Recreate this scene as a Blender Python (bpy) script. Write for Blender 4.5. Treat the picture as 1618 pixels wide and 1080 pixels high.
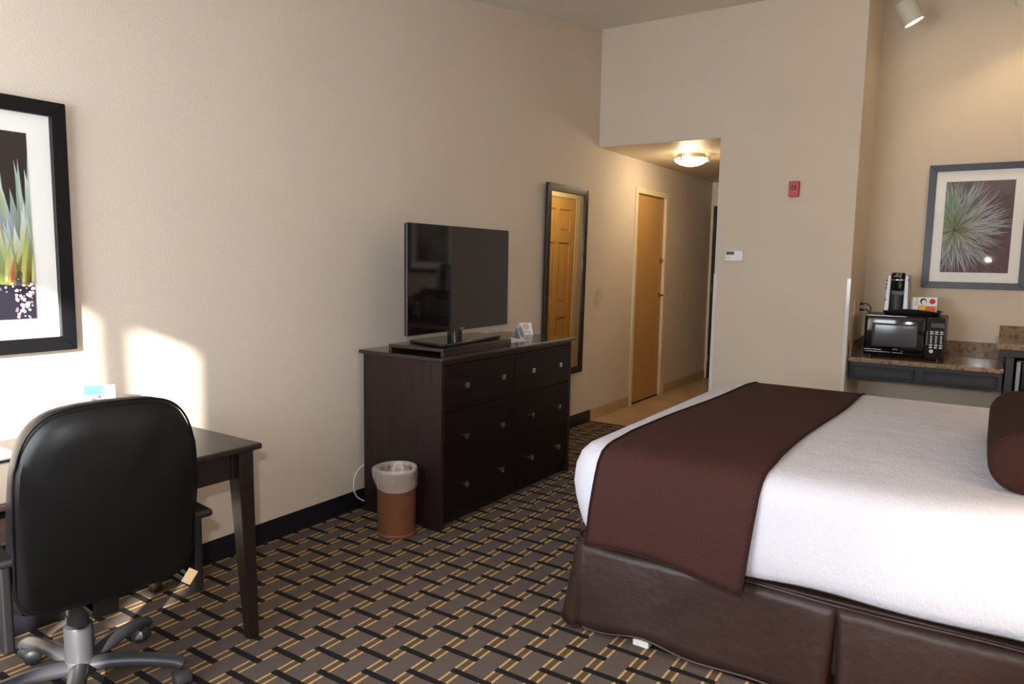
import bpy, bmesh, math, random
from mathutils import Vector, Matrix, noise
random.seed(7)
for o in list(bpy.data.objects): bpy.data.objects.remove(o)
SC = bpy.context.scene
COL = SC.collection
PI = math.pi
R = math.radians

# ------------------------------------------------------------------ camera, light, exposure
cam = bpy.data.objects.new('camera', bpy.data.cameras.new('camera'))
COL.objects.link(cam); SC.camera = cam
cam.data.sensor_width = 36; cam.data.lens = 36 * 1138.9 / 1618
cam.data.clip_start = 0.05
_y, _p, _r = R(-33.572), R(6.414), R(0.952)
F = Vector((math.sin(_y) * math.cos(_p), math.cos(_y) * math.cos(_p), -math.sin(_p)))
rt = Vector((math.cos(_y), -math.sin(_y), 0)); up = rt.cross(F)
r2 = math.cos(_r) * rt + math.sin(_r) * up; u2 = -math.sin(_r) * rt + math.cos(_r) * up
CM = Matrix((r2, u2, -F)).transposed().to_4x4()
CM.translation = (2.892, 0, 1.4)
cam.matrix_world = CM

SC.view_settings.view_transform = 'Standard'
SC.view_settings.look = 'None'
SC.view_settings.gamma = 1
SC.view_settings.use_curve_mapping = False
SC.view_settings.exposure = 0.18

def lin(c):
    return tuple((v / 12.92 if v <= .04045 else ((v + .055) / 1.055) ** 2.4) for v in (c[0] / 255, c[1] / 255, c[2] / 255))

W = bpy.data.worlds.new('world'); SC.world = W; W.use_nodes = True
bg = W.node_tree.nodes['Background']; bg.inputs[0].default_value = (.75, .86, 1, 1); bg.inputs[1].default_value = 1.0

def area(name, loc, target, sx, sy, power, col):
    l = bpy.data.lights.new(name, 'AREA'); l.shape = 'RECTANGLE'; l.size = sx; l.size_y = sy
    l.energy = power; l.color = col
    o = bpy.data.objects.new(name, l); COL.objects.link(o); o.location = loc
    o.rotation_euler = (Vector(target) - Vector(loc)).to_track_quat('-Z', 'Y').to_euler()
    return o
# daylight entering through the window wall behind the camera
area('window_daylight', (.975, -.93, 1.53), (.975, 4, 1.53), 1.66, 1.27, 84, (.84, .92, 1))
# photographer's flash just above the lens
area('camera_flash', (2.80, -0.02, 1.53), (1.3, 4.0, 1.05), 0.05, 0.03, 25, (.95, .97, 1))
sun = bpy.data.lights.new('sun', 'SUN'); sun.energy = 22; sun.angle = R(1.6); sun.color = (1, .93, .82)
so = bpy.data.objects.new('sun', sun); COL.objects.link(so)
so.rotation_euler = Vector((-0.8, 1.0, -0.45)).to_track_quat('-Z', 'Y').to_euler()

# ------------------------------------------------------------------ helpers
def wm(o):
    m = o.matrix_basis.copy()
    while o.parent:
        o = o.parent; m = o.matrix_basis @ m
    return m

def tag(o, label=None, cat=None, group=None, kind=None):
    if label: o['label'] = label
    if cat: o['category'] = cat
    if group: o['group'] = group
    if kind: o['kind'] = kind
    return o

def thing(name, label, cat, loc=(0, 0, 0), rz=0, group=None):
    o = bpy.data.objects.new(name, None); COL.objects.link(o)
    o.empty_display_size = .05
    o.location = loc; o.rotation_euler = (0, 0, rz)
    return tag(o, label, cat, group)

class MB:
    def __init__(s): s.bm = bmesh.new(); s.mats = []; s.uv = None
    def _mi(s, m, faces):
        if m is None: return
        if m not in s.mats: s.mats.append(m)
        for f in faces: f.material_index = s.mats.index(m)
    def box(s, x0, x1, y0, y1, z0, z1, m=None, M=None):
        vs = [s.bm.verts.new(Vector(p)) for p in [(x0, y0, z0), (x1, y0, z0), (x1, y1, z0), (x0, y1, z0), (x0, y0, z1), (x1, y0, z1), (x1, y1, z1), (x0, y1, z1)]]
        if M:
            for v in vs: v.co = M @ v.co
        fs = [s.bm.faces.new([vs[i] for i in q]) for q in [(0, 3, 2, 1), (4, 5, 6, 7), (0, 1, 5, 4), (1, 2, 6, 5), (2, 3, 7, 6), (3, 0, 4, 7)]]
        s._mi(m, fs); return s
    def ring(s, c, ax, r, n, rr=None, ph=0):
        ax = Vector(ax).normalized()
        t = Vector((0, 0, 1)) if abs(ax.z) < .9 else Vector((1, 0, 0))
        a = ax.cross(t).normalized(); b = ax.cross(a)
        return [s.bm.verts.new(Vector(c) + a * math.cos(2 * PI * i / n + ph) * r + b * math.sin(2 * PI * i / n + ph) * (rr or r)) for i in range(n)]
    def loft(s, rings, caps=True, m=None):
        fs = []
        for A, B in zip(rings, rings[1:]):
            n = len(A)
            for i in range(n):
                fs.append(s.bm.faces.new([A[i], A[(i + 1) % n], B[(i + 1) % n], B[i]]))
        if caps:
            fs.append(s.bm.faces.new(rings[0][::-1])); fs.append(s.bm.faces.new(rings[-1]))
        s._mi(m, fs); return s
    def cyl(s, p0, p1, r0, r1=None, n=24, m=None):
        p0, p1 = Vector(p0), Vector(p1); ax = p1 - p0
        return s.loft([s.ring(p0, ax, r0, n), s.ring(p1, ax, r0 if r1 is None else r1, n)], True, m)
    def lathe(s, c, ax, prof, n=32, caps=True, m=None):
        c = Vector(c); ax = Vector(ax).normalized()
        return s.loft([s.ring(c + ax * h, ax, max(r, 1e-4), n) for r, h in prof], caps, m)
    def tube(s, pts, r, n=10, m=None):
        pts = [Vector(p) for p in pts]; rings = []; pa = None
        for i, p in enumerate(pts):
            d = (pts[min(i + 1, len(pts) - 1)] - pts[max(i - 1, 0)]).normalized()
            if pa is None:
                t = Vector((0, 0, 1)) if abs(d.z) < .9 else Vector((1, 0, 0))
                pa = d.cross(t).normalized()
            else: pa = (pa - d * pa.dot(d)).normalized()
            b = d.cross(pa)
            rr = r(i / (len(pts) - 1)) if callable(r) else r
            rx, ry = rr if isinstance(rr, tuple) else (rr, rr)
            rings.append([s.bm.verts.new(p + pa * math.cos(2 * PI * k / n) * rx + b * math.sin(2 * PI * k / n) * ry) for k in range(n)])
        return s.loft(rings, True, m)
    def prism(s, poly, d, m=None):
        a = [s.bm.verts.new(Vector(p)) for p in poly]; b = [s.bm.verts.new(Vector(p) + Vector(d)) for p in poly]
        return s.loft([a, b], True, m)
    def grid(s, fn, nu, nv, m=None, closed_u=False, uv=None):
        V = [[s.bm.verts.new(Vector(fn(i / nu, j / nv))) for j in range(nv + 1)] for i in range(nu + (0 if closed_u else 1))]
        fs = []
        if uv and s.uv is None: s.uv = s.bm.loops.layers.uv.new('UVMap')
        for i in range(nu):
            for j in range(nv):
                f = s.bm.faces.new([V[i][j], V[(i + 1) % len(V)][j], V[(i + 1) % len(V)][j + 1], V[i][j + 1]])
                fs.append(f)
                if uv:
                    for lp, (a, b) in zip(f.loops, [(i, j), (i + 1, j), (i + 1, j + 1), (i, j + 1)]): lp[s.uv].uv = uv(a / nu, b / nv)
        s._mi(m, fs); return V
    def build(s, name, mat, parent=None, bevel=0, smooth=None, sub=0, solid=0, seg=2, local=False, fix=True):
        if fix: bmesh.ops.recalc_face_normals(s.bm, faces=s.bm.faces)
        me = bpy.data.meshes.new(name)
        s.bm.to_mesh(me); s.bm.free()
        for mm in (s.mats or [mat]): me.materials.append(mm)
        o = bpy.data.objects.new(name, me); COL.objects.link(o)
        if parent:
            o.parent = parent
            if not local: me.transform(wm(parent).inverted())
        if smooth is None: smooth = bevel == 0 and sub > 0
        if smooth or bevel:
            for p in me.polygons: p.use_smooth = True
            if not sub: me.set_sharp_from_angle(angle=R(38))
        if solid:
            md = o.modifiers.new('solid', 'SOLIDIFY'); md.thickness = solid; md.offset = -1
        if bevel:
            md = o.modifiers.new('bevel', 'BEVEL'); md.width = bevel; md.segments = seg; md.limit_method = 'ANGLE'; md.angle_limit = R(40)
            md.harden_normals = True
        if sub:
            md = o.modifiers.new('sub', 'SUBSURF'); md.levels = sub; md.render_levels = sub
        return o

def boxo(name, b, mat, parent=None, bevel=0.0, **k):
    return MB().box(*b).build(name, mat, parent, bevel=bevel, **k)
def struct(o): o['kind'] = 'structure'; return o

def text(name, s, size, M, mat, parent, align='CENTER', ext=.0003):
    c = bpy.data.curves.new(name, 'FONT'); c.body = s; c.size = size; c.extrude = ext; c.align_x = align; c.align_y = 'CENTER'
    c.resolution_u = 3
    c.materials.append(mat)
    tmp = bpy.data.objects.new(name, c); me = bpy.data.meshes.new_from_object(tmp); bpy.data.objects.remove(tmp)
    o = bpy.data.objects.new(name, me); COL.objects.link(o)
    o.parent = parent; o.matrix_basis = wm(parent).inverted() @ M
    return o
def frameM(o, x, y):      # matrix whose local x,y axes are given and z = x cross y
    x = Vector(x).normalized(); y = Vector(y).normalized(); z = x.cross(y)
    m = Matrix((x, y, z)).transposed().to_4x4(); m.translation = o; return m

# ------------------------------------------------------------------ materials
def nodes(name):
    m = bpy.data.materials.new(name); m.use_nodes = True
    return m, m.node_tree.nodes, m.node_tree.links, m.node_tree.nodes['Principled BSDF']
def setin(b, k, v):
    if k in b.inputs: b.inputs[k].default_value = v
def mat(name, c, rough=.5, metal=0, spec=.5, bump=None, var=None, coat=0, trans=0, emit=None, sheen=0, alpha=1):
    """c is sRGB 0-255; bump = (scale, strength, detail); var = (scale, amount)"""
    m, N, L, b = nodes(name)
    col = (*lin(c), 1)
    b.inputs['Base Color'].default_value = col
    b.inputs['Roughness'].default_value = rough; b.inputs['Metallic'].default_value = metal
    setin(b, 'Specular IOR Level', spec); setin(b, 'Coat Weight', coat); setin(b, 'Coat Roughness', .08)
    setin(b, 'Transmission Weight', trans); setin(b, 'Sheen Weight', sheen); b.inputs['Alpha'].default_value = alpha
    if emit: b.inputs['Emission Color'].default_value = (*lin(emit[0]), 1); b.inputs['Emission Strength'].default_value = emit[1]
    if bump or var:
        tc = N.new('ShaderNodeTexCoord')
    if bump:
        n = N.new('ShaderNodeTexNoise'); n.inputs['Scale'].default_value = bump[0]; n.inputs['Detail'].default_value = bump[2]
        bp = N.new('ShaderNodeBump'); bp.inputs['Strength'].default_value = bump[1]; bp.inputs['Distance'].default_value = .01 if len(bump) < 4 else bump[3]
        L.new(tc.outputs['Object'], n.inputs['Vector']); L.new(n.outputs['Fac'], bp.inputs['Height']); L.new(bp.outputs['Normal'], b.inputs['Normal'])
    if var:
        n = N.new('ShaderNodeTexNoise'); n.inputs['Scale'].default_value = var[0]; n.inputs['Detail'].default_value = 4
        L.new(tc.outputs['Object'], n.inputs['Vector'])
        r = N.new('ShaderNodeMapRange'); r.inputs[1].default_value = .3; r.inputs[2].default_value = .7
        r.inputs[3].default_value = 1 - var[1]; r.inputs[4].default_value = 1 + var[1]
        L.new(n.outputs['Fac'], r.inputs[0])
        h = N.new('ShaderNodeHueSaturation'); h.inputs['Color'].default_value = col
        L.new(r.outputs[0], h.inputs['Value']); L.new(h.outputs[0], b.inputs['Base Color'])
    return m

def wood(name, c1, c2, rough=.3, axis='z', coat=.3, scale=1, spec=.5):
    m, N, L, b = nodes(name)
    tc = N.new('ShaderNodeTexCoord'); mp = N.new('ShaderNodeMapping'); L.new(tc.outputs['Object'], mp.inputs[0])
    s = [22 * scale] * 3; s['xyz'.index(axis)] = 1.3 * scale; mp.inputs['Scale'].default_value = s
    n = N.new('ShaderNodeTexNoise'); n.inputs['Scale'].default_value = 3; n.inputs['Detail'].default_value = 6; n.inputs['Distortion'].default_value = .6
    L.new(mp.outputs[0], n.inputs['Vector'])
    cr = N.new('ShaderNodeValToRGB'); cr.color_ramp.elements[0].position = .3; cr.color_ramp.elements[1].position = .72
    cr.color_ramp.elements[0].color = (*lin(c1), 1); cr.color_ramp.elements[1].color = (*lin(c2), 1)
    L.new(n.outputs['Fac'], cr.inputs[0]); L.new(cr.outputs[0], b.inputs['Base Color'])
    b.inputs['Roughness'].default_value = rough; setin(b, 'Specular IOR Level', spec); setin(b, 'Coat Weight', coat); setin(b, 'Coat Roughness', .15)
    bp = N.new('ShaderNodeBump'); bp.inputs['Strength'].default_value = .06; bp.inputs['Distance'].default_value = .003
    L.new(n.outputs['Fac'], bp.inputs['Height']); L.new(bp.outputs[0], b.inputs['Normal'])
    return m

class NG:     # little math builder
    def __init__(s, N, L): s.N, s.L = N, L
    def m(s, op, a, b=None, c=None):
        n = s.N.new('ShaderNodeMath'); n.operation = op
        for i, v in enumerate((a, b, c)):
            if v is None: continue
            if isinstance(v, (int, float)): n.inputs[i].default_value = v
            else: s.L.new(v, n.inputs[i])
        return n.outputs[0]
    def band(s, v, lo, hi):
        return s.m('MULTIPLY', s.m('GREATER_THAN', v, lo), s.m('LESS_THAN', v, hi))
    def mix(s, f, a, b):
        n = s.N.new('ShaderNodeMix'); n.data_type = 'RGBA'
        s.L.new(f, n.inputs[0])
        for i, v in ((6, a), (7, b)):
            if isinstance(v, tuple): n.inputs[i].default_value = v
            else: s.L.new(v, n.inputs[i])
        return n.outputs[2]

def carpet():
    m, N, L, b = nodes('woven_carpet'); g = NG(N, L)
    tc = N.new('ShaderNodeTexCoord'); sp = N.new('ShaderNodeSeparateXYZ'); L.new(tc.outputs['Object'], sp.inputs[0])
    # small wobble so that edges look tufted
    wn = N.new('ShaderNodeTexNoise'); wn.inputs['Scale'].default_value = 260; wn.inputs['Detail'].default_value = 1; L.new(tc.outputs['Object'], wn.inputs['Vector'])
    wob = g.m('MULTIPLY', g.m('SUBTRACT', wn.outputs['Fac'], .5), .0035)
    X, Y = g.m('ADD', sp.outputs['X'], wob), g.m('ADD', sp.outputs['Y'], wob)
    dx = g.m('SUBTRACT', X, 1.323); dy = g.m('SUBTRACT', Y, 2.131)
    yy0 = g.m('ADD', dy, g.m('MULTIPLY', dx, .0317))
    xx0 = g.m('SUBTRACT', dx, g.m('MULTIPLY', dy, .0108))
    k = g.m('ROUND', g.m('DIVIDE', yy0, .0931))
    xx = g.m('FLOORED_MODULO', g.m('SUBTRACT', xx0, g.m('MULTIPLY', k, .1215)), .243)
    yy = g.m('SUBTRACT', yy0, g.m('MULTIPLY', k, .0931))
    # keep the bars parallel to the room
    bar = g.m('MULTIPLY', g.m('LESS_THAN', xx, .161), g.m('LESS_THAN', g.m('ABSOLUTE', g.m('SUBTRACT', yy, g.m('MULTIPLY', g.m('SUBTRACT', xx, .08), .0317))), .0132))
    edge = g.m('MULTIPLY', g.m('LESS_THAN', xx, .161), g.m('LESS_THAN', g.m('ABSOLUTE', g.m('SUBTRACT', yy, g.m('MULTIPLY', g.m('SUBTRACT', xx, .08), .0317))), .0172))
    xm = g.m('FLOORED_MODULO', xx, .1215)
    st = g.m('LESS_THAN', xm, .040)
    gold = g.m('MAXIMUM', g.m('LESS_THAN', xm, .0088), g.band(xm, .0312, .040))
    n1 = N.new('ShaderNodeTexNoise'); n1.inputs['Scale'].default_value = 420; n1.inputs['Detail'].default_value = 2; L.new(tc.outputs['Object'], n1.inputs['Vector'])
    rib = N.new('ShaderNodeTexWave'); rib.inputs['Scale'].default_value = 62; rib.bands_direction = 'X'; L.new(tc.outputs['Object'], rib.inputs['Vector'])
    gr = g.mix(g.m('MULTIPLY', g.m('ADD', n1.outputs['Fac'], g.m('MULTIPLY', rib.outputs['Fac'], .35)), .75), (*lin((56, 47, 44)), 1), (*lin((122, 108, 102)), 1))
    c = g.mix(st, gr, (*lin((98, 78, 60)), 1))
    c = g.mix(gold, c, (*lin((192, 162, 112)), 1))
    c = g.mix(g.m('MULTIPLY', edge, g.m('SUBTRACT', 1, st)), c, (*lin((104, 88, 62)), 1))
    c = g.mix(bar, c, (*lin((33, 31, 35)), 1))
    h = N.new('ShaderNodeHueSaturation'); L.new(c, h.inputs['Color'])
    L.new(g.m('ADD', .72, g.m('MULTIPLY', n1.outputs['Fac'], .55)), h.inputs['Value']); L.new(h.outputs[0], b.inputs['Base Color'])
    b.inputs['Roughness'].default_value = .95; setin(b, 'Specular IOR Level', .12)
    bp = N.new('ShaderNodeBump'); bp.inputs['Strength'].default_value = .6; bp.inputs['Distance'].default_value = .004
    L.new(n1.outputs['Fac'], bp.inputs['Height']); L.new(bp.outputs[0], b.inputs['Normal'])
    return m

def tiles():
    m, N, L, b = nodes('beige_tile')
    tc = N.new('ShaderNodeTexCoord'); mp = N.new('ShaderNodeMapping'); L.new(tc.outputs['Object'], mp.inputs[0])
    br = N.new('ShaderNodeTexBrick'); br.offset = 0; br.inputs['Scale'].default_value = 1
    br.inputs['Brick Width'].default_value = .33; br.inputs['Row Height'].default_value = .33; br.inputs['Mortar Size'].default_value = .003
    n = N.new('ShaderNodeTexNoise'); n.inputs['Scale'].default_value = 3; n.inputs['Detail'].default_value = 5; L.new(tc.outputs['Object'], n.inputs[0])
    cr = N.new('ShaderNodeValToRGB'); cr.color_ramp.elements[0].position = .35; cr.color_ramp.elements[1].position = .68
    cr.color_ramp.elements[0].color = (*lin((176, 148, 112)), 1); cr.color_ramp.elements[1].color = (*lin((206, 178, 138)), 1)
    L.new(n.outputs['Fac'], cr.inputs[0]); L.new(mp.outputs[0], br.inputs['Vector'])
    L.new(cr.outputs[0], br.inputs['Color1']); L.new(cr.outputs[0], br.inputs['Color2']); br.inputs['Mortar'].default_value = (*lin((165, 140, 108)), 1)
    L.new(br.outputs[0], b.inputs['Base Color']); b.inputs['Roughness'].default_value = .28
    return m

def granite():
    m, N, L, b = nodes('granite')
    tc = N.new('ShaderNodeTexCoord')
    n = N.new('ShaderNodeTexNoise'); n.inputs['Scale'].default_value = 30; n.inputs['Detail'].default_value = 8; n.inputs['Roughness'].default_value = .75; L.new(tc.outputs['Object'], n.inputs[0])
    cr = N.new('ShaderNodeValToRGB'); e = cr.color_ramp.elements; e[0].position = .3; e[0].color = (*lin((58, 48, 42)), 1); e[1].position = .75; e[1].color = (*lin((190, 172, 144)), 1)
    for p, c in ((.43, (112, 92, 76)), (.52, (150, 128, 104)), (.6, (124, 110, 100))):
        q = e.new(p); q.color = (*lin(c), 1)
    L.new(n.outputs['Fac'], cr.inputs[0]); L.new(cr.outputs[0], b.inputs['Base Color']); b.inputs['Roughness'].default_value = .05
    return m

def weave():   # runner: herringbone weave on UV in metres
    m, N, L, b = nodes('brown_herringbone'); g = NG(N, L)
    uv = N.new('ShaderNodeUVMap'); sp = N.new('ShaderNodeSeparateXYZ'); L.new(uv.outputs[0], sp.inputs[0])
    U, V = sp.outputs['X'], sp.outputs['Y']
    s = .016
    p = g.m('DIVIDE', g.m('ADD', U, V), s); q = g.m('DIVIDE', g.m('SUBTRACT', U, V), s)
    # basket herringbone: alternate direction cells
    cp, cq = g.m('FLOOR', p), g.m('FLOOR', q)
    par = g.m('FLOORED_MODULO', g.m('ADD', cp, cq), 2)
    la = g.m('FLOORED_MODULO', g.m('MULTIPLY', p, 2.0), 1); lb = g.m('FLOORED_MODULO', g.m('MULTIPLY', q, 2.0), 1)
    a = g.m('ABSOLUTE', g.m('SUBTRACT', la, .5)); c_ = g.m('ABSOLUTE', g.m('SUBTRACT', lb, .5))
    hgt = g.m('ADD', g.m('MULTIPLY', par, a), g.m('MULTIPLY', g.m('SUBTRACT', 1, par), c_))
    f = g.m('MULTIPLY', hgt, 2)
    c = g.mix(f, (*lin((86, 56, 53)), 1), (*lin((34, 19, 18)), 1))
    L.new(c, b.inputs['Base Color']); b.inputs['Roughness'].default_value = .8; setin(b, 'Specular IOR Level', .08)
    bp = N.new('ShaderNodeBump'); bp.inputs['Strength'].default_value = .5; bp.inputs['Distance'].default_value = .002; bp.invert = True
    L.new(f, bp.inputs['Height']); L.new(bp.outputs[0], b.inputs['Normal'])
    return m

def coverlet():
    m, N, L, b = nodes('white_matelasse')
    tc = N.new('ShaderNodeTexCoord'); mp = N.new('ShaderNodeMapping'); mp.inputs['Scale'].default_value = (1, .42, .42); L.new(tc.outputs['Object'], mp.inputs[0])
    n = N.new('ShaderNodeTexNoise'); n.inputs['Scale'].default_value = 95; n.inputs['Detail'].default_value = 2; n.inputs['Distortion'].default_value = 1.2; L.new(mp.outputs[0], n.inputs[0])
    n2 = N.new('ShaderNodeTexNoise'); n2.inputs['Scale'].default_value = 5; n2.inputs['Detail'].default_value = 2; L.new(tc.outputs['Object'], n2.inputs[0])
    bp = N.new('ShaderNodeBump'); bp.inputs['Strength'].default_value = .55; bp.inputs['Distance'].default_value = .006; L.new(n.outputs['Fac'], bp.inputs['Height'])
    b2 = N.new('ShaderNodeBump'); b2.inputs['Strength'].default_value = .35; b2.inputs['Distance'].default_value = .03; L.new(n2.outputs['Fac'], b2.inputs['Height']); L.new(bp.outputs[0], b2.inputs['Normal'])
    L.new(b2.outputs[0], b.inputs['Normal'])
    b.inputs['Base Color'].default_value = (*lin((206, 206, 217)), 1); b.inputs['Roughness'].default_value = .85; setin(b, 'Specular IOR Level', .2)
    return m

M = {}
M['wall'] = mat('beige_wall', (211, 199, 186), .75, spec=.3, bump=(120, .32, 3, .004), var=(1.5, .02))
M['wall_fine'] = mat('beige_wall_fine', (211, 197, 179), .7, spec=.3, bump=(45, .12, 3, .004), var=(2, .02))
M['ceil'] = mat('popcorn_ceiling', (230, 224, 216), .9, spec=.1, bump=(60, .9, 5, .012))
M['hallceil'] = mat('hall_ceiling', (205, 190, 168), .5, spec=.4, bump=(55, .5, 4, .008))
M['carpet'] = carpet(); M['tile'] = tiles(); M['granite'] = granite(); M['weave'] = weave(); M['coverlet'] = coverlet()
M['base'] = mat('black_vinyl_base', (24, 25, 32), .35)
M['tbase'] = mat('tile_base', (186, 158, 124), .4, var=(8, .08))
M['casing'] = mat('cream_trim', (226, 212, 176), .4)
M['door'] = wood('tan_door', (188, 146, 88), (196, 154, 97), .42, 'z', .0)
M['paneldoor'] = mat('golden_door', (212, 168, 100), .35)
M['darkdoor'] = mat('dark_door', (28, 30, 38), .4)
M['espresso'] = wood('espresso_wood', (33, 21, 20), (44, 31, 30), .36, 'z', .0, spec=.3)
M['espresso_y'] = wood('espresso_top', (36, 25, 24), (48, 34, 32), .2, 'y', .3)
M['drawer'] = wood('drawer_wood', (20, 11, 11), (27, 16, 16), .4, 'y', .0, spec=.2)
M['deskwood'] = wood('desk_wood', (27, 19, 19), (38, 28, 27), .36, 'y', .1)
M['nickel'] = mat('brushed_nickel', (200, 195, 185), .25, 1)
M['chrome'] = mat('chrome', (225, 225, 228), .12, 1)
M['brass'] = mat('brass', (205, 165, 90), .25, 1)
M['blackframe'] = mat('black_frame', (14, 14, 18), .4, spec=.25)
M['greyframe'] = mat('slate_frame', (56, 60, 72), .4)
M['mirrorframe'] = mat('mirror_frame', (38, 33, 31), .25)
M['mirror'] = mat('mirror_glass', (235, 235, 230), .01, 1)
M['mat'] = mat('mat_board', (245, 244, 242), .9)
M['screen'] = mat('tv_screen', (20, 14, 15), .05, spec=.6)
M['gloss'] = mat('gloss_black', (12, 12, 14), .08, spec=.6)
M['blackp'] = mat('black_plastic', (15, 15, 18), .4)
M['darkgrey'] = mat('grey_plastic', (52, 53, 58), .45)
M['leather'] = mat('black_leather', (9, 9, 12), .42, spec=.33, bump=(350, .15, 2, .002))
M['starp'] = mat('star_plastic', (54, 55, 60), .4, spec=.5)
M['brownleather'] = mat('brown_leather', (54, 37, 33), .43, spec=.32, bump=(9, .35, 5, .02), var=(6, .1))
M['brownfabric'] = mat('brown_fabric', (52, 32, 29), .9, spec=.1, bump=(300, .3, 2, .002))
M['navy'] = wood('navy_wood', (16, 17, 24), (23, 25, 33), .55, 'x', .0)
M['bin'] = mat('brown_bin', (114, 72, 50), .42, var=(12, .06))
M['white'] = mat('white_plastic', (232, 230, 226), .4)
M['ivory'] = mat('ivory_plastic', (222, 208, 176), .45)
M['red'] = mat('red_plastic', (188, 42, 52), .4)
M['darkred'] = mat('dark_red', (96, 18, 26), .3)
M['lcd'] = mat('lcd_grey', (120, 126, 112), .3)
M['ink'] = mat('ink', (40, 40, 44), .7)
M['redink'] = mat('red_ink', (190, 60, 62), .7)
M['paper'] = mat('paper', (238, 238, 242), .8)
M['blue'] = mat('light_blue', (140, 196, 218), .8)
M['paleblue'] = mat('pale_blue_paper', (208, 220, 236), .8)
M['patch'] = mat('wall_cover', (206, 190, 168), .5)
M['mwglass'] = mat('oven_glass', (70, 70, 76), .15, spec=.6)
M['silver'] = mat('silver_plastic', (170, 170, 174), .45, .5)
M['yellow'] = mat('yellow_print', (232, 186, 60), .7)
M['orange'] = mat('orange_print', (222, 110, 60), .7)
M['button'] = mat('button_grey', (196, 196, 200), .5)
M['steel'] = mat('steel_door', (128, 130, 134), .35, .7)
M['lampshade'] = mat('cream_shade', (238, 222, 190), .8, emit=((255, 214, 150), 1.6))
M['tracklamp'] = mat('cream_metal', (205, 202, 184), .45)
M['bulb'] = mat('warm_bulb', (255, 240, 210), .5, emit=((255, 226, 170), 14))
M['diffuser'] = mat('lamp_glass', (255, 245, 220), .3, emit=((255, 228, 170), 7))
M['tagm'] = mat('fabric_tag', (235, 205, 160), .7)

def plastic_film(name, c, a, rough=.2):
    m, N, L, b = nodes(name)
    b.inputs['Base Color'].default_value = (*lin(c), 1); b.inputs['Roughness'].default_value = rough
    t = N.new('ShaderNodeBsdfTransparent'); mx = N.new('ShaderNodeMixShader'); mx.inputs[0].default_value = a
    out = N['Material Output']; L.new(t.outputs[0], mx.inputs[1]); L.new(b.outputs[0], mx.inputs[2]); L.new(mx.outputs[0], out.inputs[0])
    return m
M['film'] = plastic_film('bin_bag_film', (236, 232, 228), .26, .15)
M['guard'] = plastic_film('guard_glint_white', (240, 240, 240), .8, .1)  # clear plastic whitened: its bright glints are put into the colour
def glassmat():
    m, N, L, b = nodes('picture_glass')
    N.remove(b)
    t = N.new('ShaderNodeBsdfTransparent'); gl = N.new('ShaderNodeBsdfGlossy'); gl.inputs['Roughness'].default_value = .015
    lw = N.new('ShaderNodeLayerWeight'); lw.inputs[0].default_value = .5; g = NG(N, L)
    mx = N.new('ShaderNodeMixShader'); L.new(g.m('ADD', .028, g.m('MULTIPLY', g.m('POWER', lw.outputs['Facing'], 5.0), .9)), mx.inputs[0]); L.new(t.outputs[0], mx.inputs[1]); L.new(gl.outputs[0], mx.inputs[2])
    L.new(mx.outputs[0], N['Material Output'].inputs[0]); return m
M['glass'] = glassmat()
def vcol(name, rough=.6):
    m, N, L, b = nodes(name)
    a = N.new('ShaderNodeVertexColor'); a.layer_name = 'col'; L.new(a.outputs[0], b.inputs['Base Color']); b.inputs['Roughness'].default_value = rough
    return m
M['print'] = vcol('art_print')

# ------------------------------------------------------------------ room
YW, YB, YA, YE = -0.8, 5.655, 6.36, 8.66       # window wall, back wall, alcove wall, hall end
XR = 3.75
def cz(y): return 3.34 + .1667 * (y - YB)        # sloped ceiling height
def wall(name, axis, v0, v1, a0, a1, z0, z1f, holes, m):
    """axis 'x': slab v0..v1 in x, runs a0..a1 in y.  holes: (a0,a1,z0,z1). z1f number or function"""
    b = MB()
    cuts = sorted({a0, a1, *[h[0] for h in holes], *[h[1] for h in holes]})
    def put(p, q, lo, hi0, hi1):
        if axis == 'x': pts = [(v0, p, lo), (v1, p, lo), (v1, q, lo), (v0, q, lo), (v0, p, hi0), (v1, p, hi0), (v1, q, hi1), (v0, q, hi1)]
        else: pts = [(p, v0, lo), (q, v0, lo), (q, v1, lo), (p, v1, lo), (p, v0, hi0), (q, v0, hi0), (q, v1, hi1), (p, v1, hi1)]
        vs = [b.bm.verts.new(x) for x in pts]
        for q_ in [(0, 3, 2, 1), (4, 5, 6, 7), (0, 1, 5, 4), (1, 2, 6, 5), (2, 3, 7, 6), (3, 0, 4, 7)]: b.bm.faces.new([vs[i] for i in q_])
    top = z1f if callable(z1f) else (lambda y: z1f)
    for p, q in zip(cuts, cuts[1:]):
        hs = sorted([h for h in holes if h[0] <= p and h[1] >= q], key=lambda h: h[2])
        lo = z0
        for h in hs:
            if h[2] > lo: put(p, q, lo, h[2], h[2])
            lo = h[3]
        put(p, q, lo, top(p if axis == 'x' else v1), top(q if axis == 'x' else v1))
    return struct(b.build(name, m))

wall('wall_left', 'x', -.12, 0, YW - .08, YE + .15, 0, lambda y: cz(y) + .05, [(6.462, 7.205, .0, 2.085)], M['wall'])
wall('wall_back', 'x', 1.05, 2.04, YB, YE + .12, 0, 3.86, [], M['wall_fine'])
struct(boxo('wall_header', (0.0, 1.05, YB, YE + .12, 2.38, 3.86), M['wall_fine']))
wall('wall_alcove', 'y', YA, YA + .12, 2.04, XR + .12, 0, 3.56, [], M['wall_fine'])
wall('wall_right', 'x', XR, XR + .12, YW - .08, YA, 0, lambda y: cz(y) + .05, [], M['wall_fine'])
wall('wall_window', 'y', YW - .08, YW, 0, XR, 0, 2.33, [(.12, 1.83, .88, 2.19), (1.91, 2.165, .88, 2.19)], M['wall_fine'])
wall('wall_end', 'y', YE, YE + .12, 0, 1.05, 0, 2.38, [], mat('hall_end_paint', (222, 214, 198), .6))
b = MB()
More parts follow.
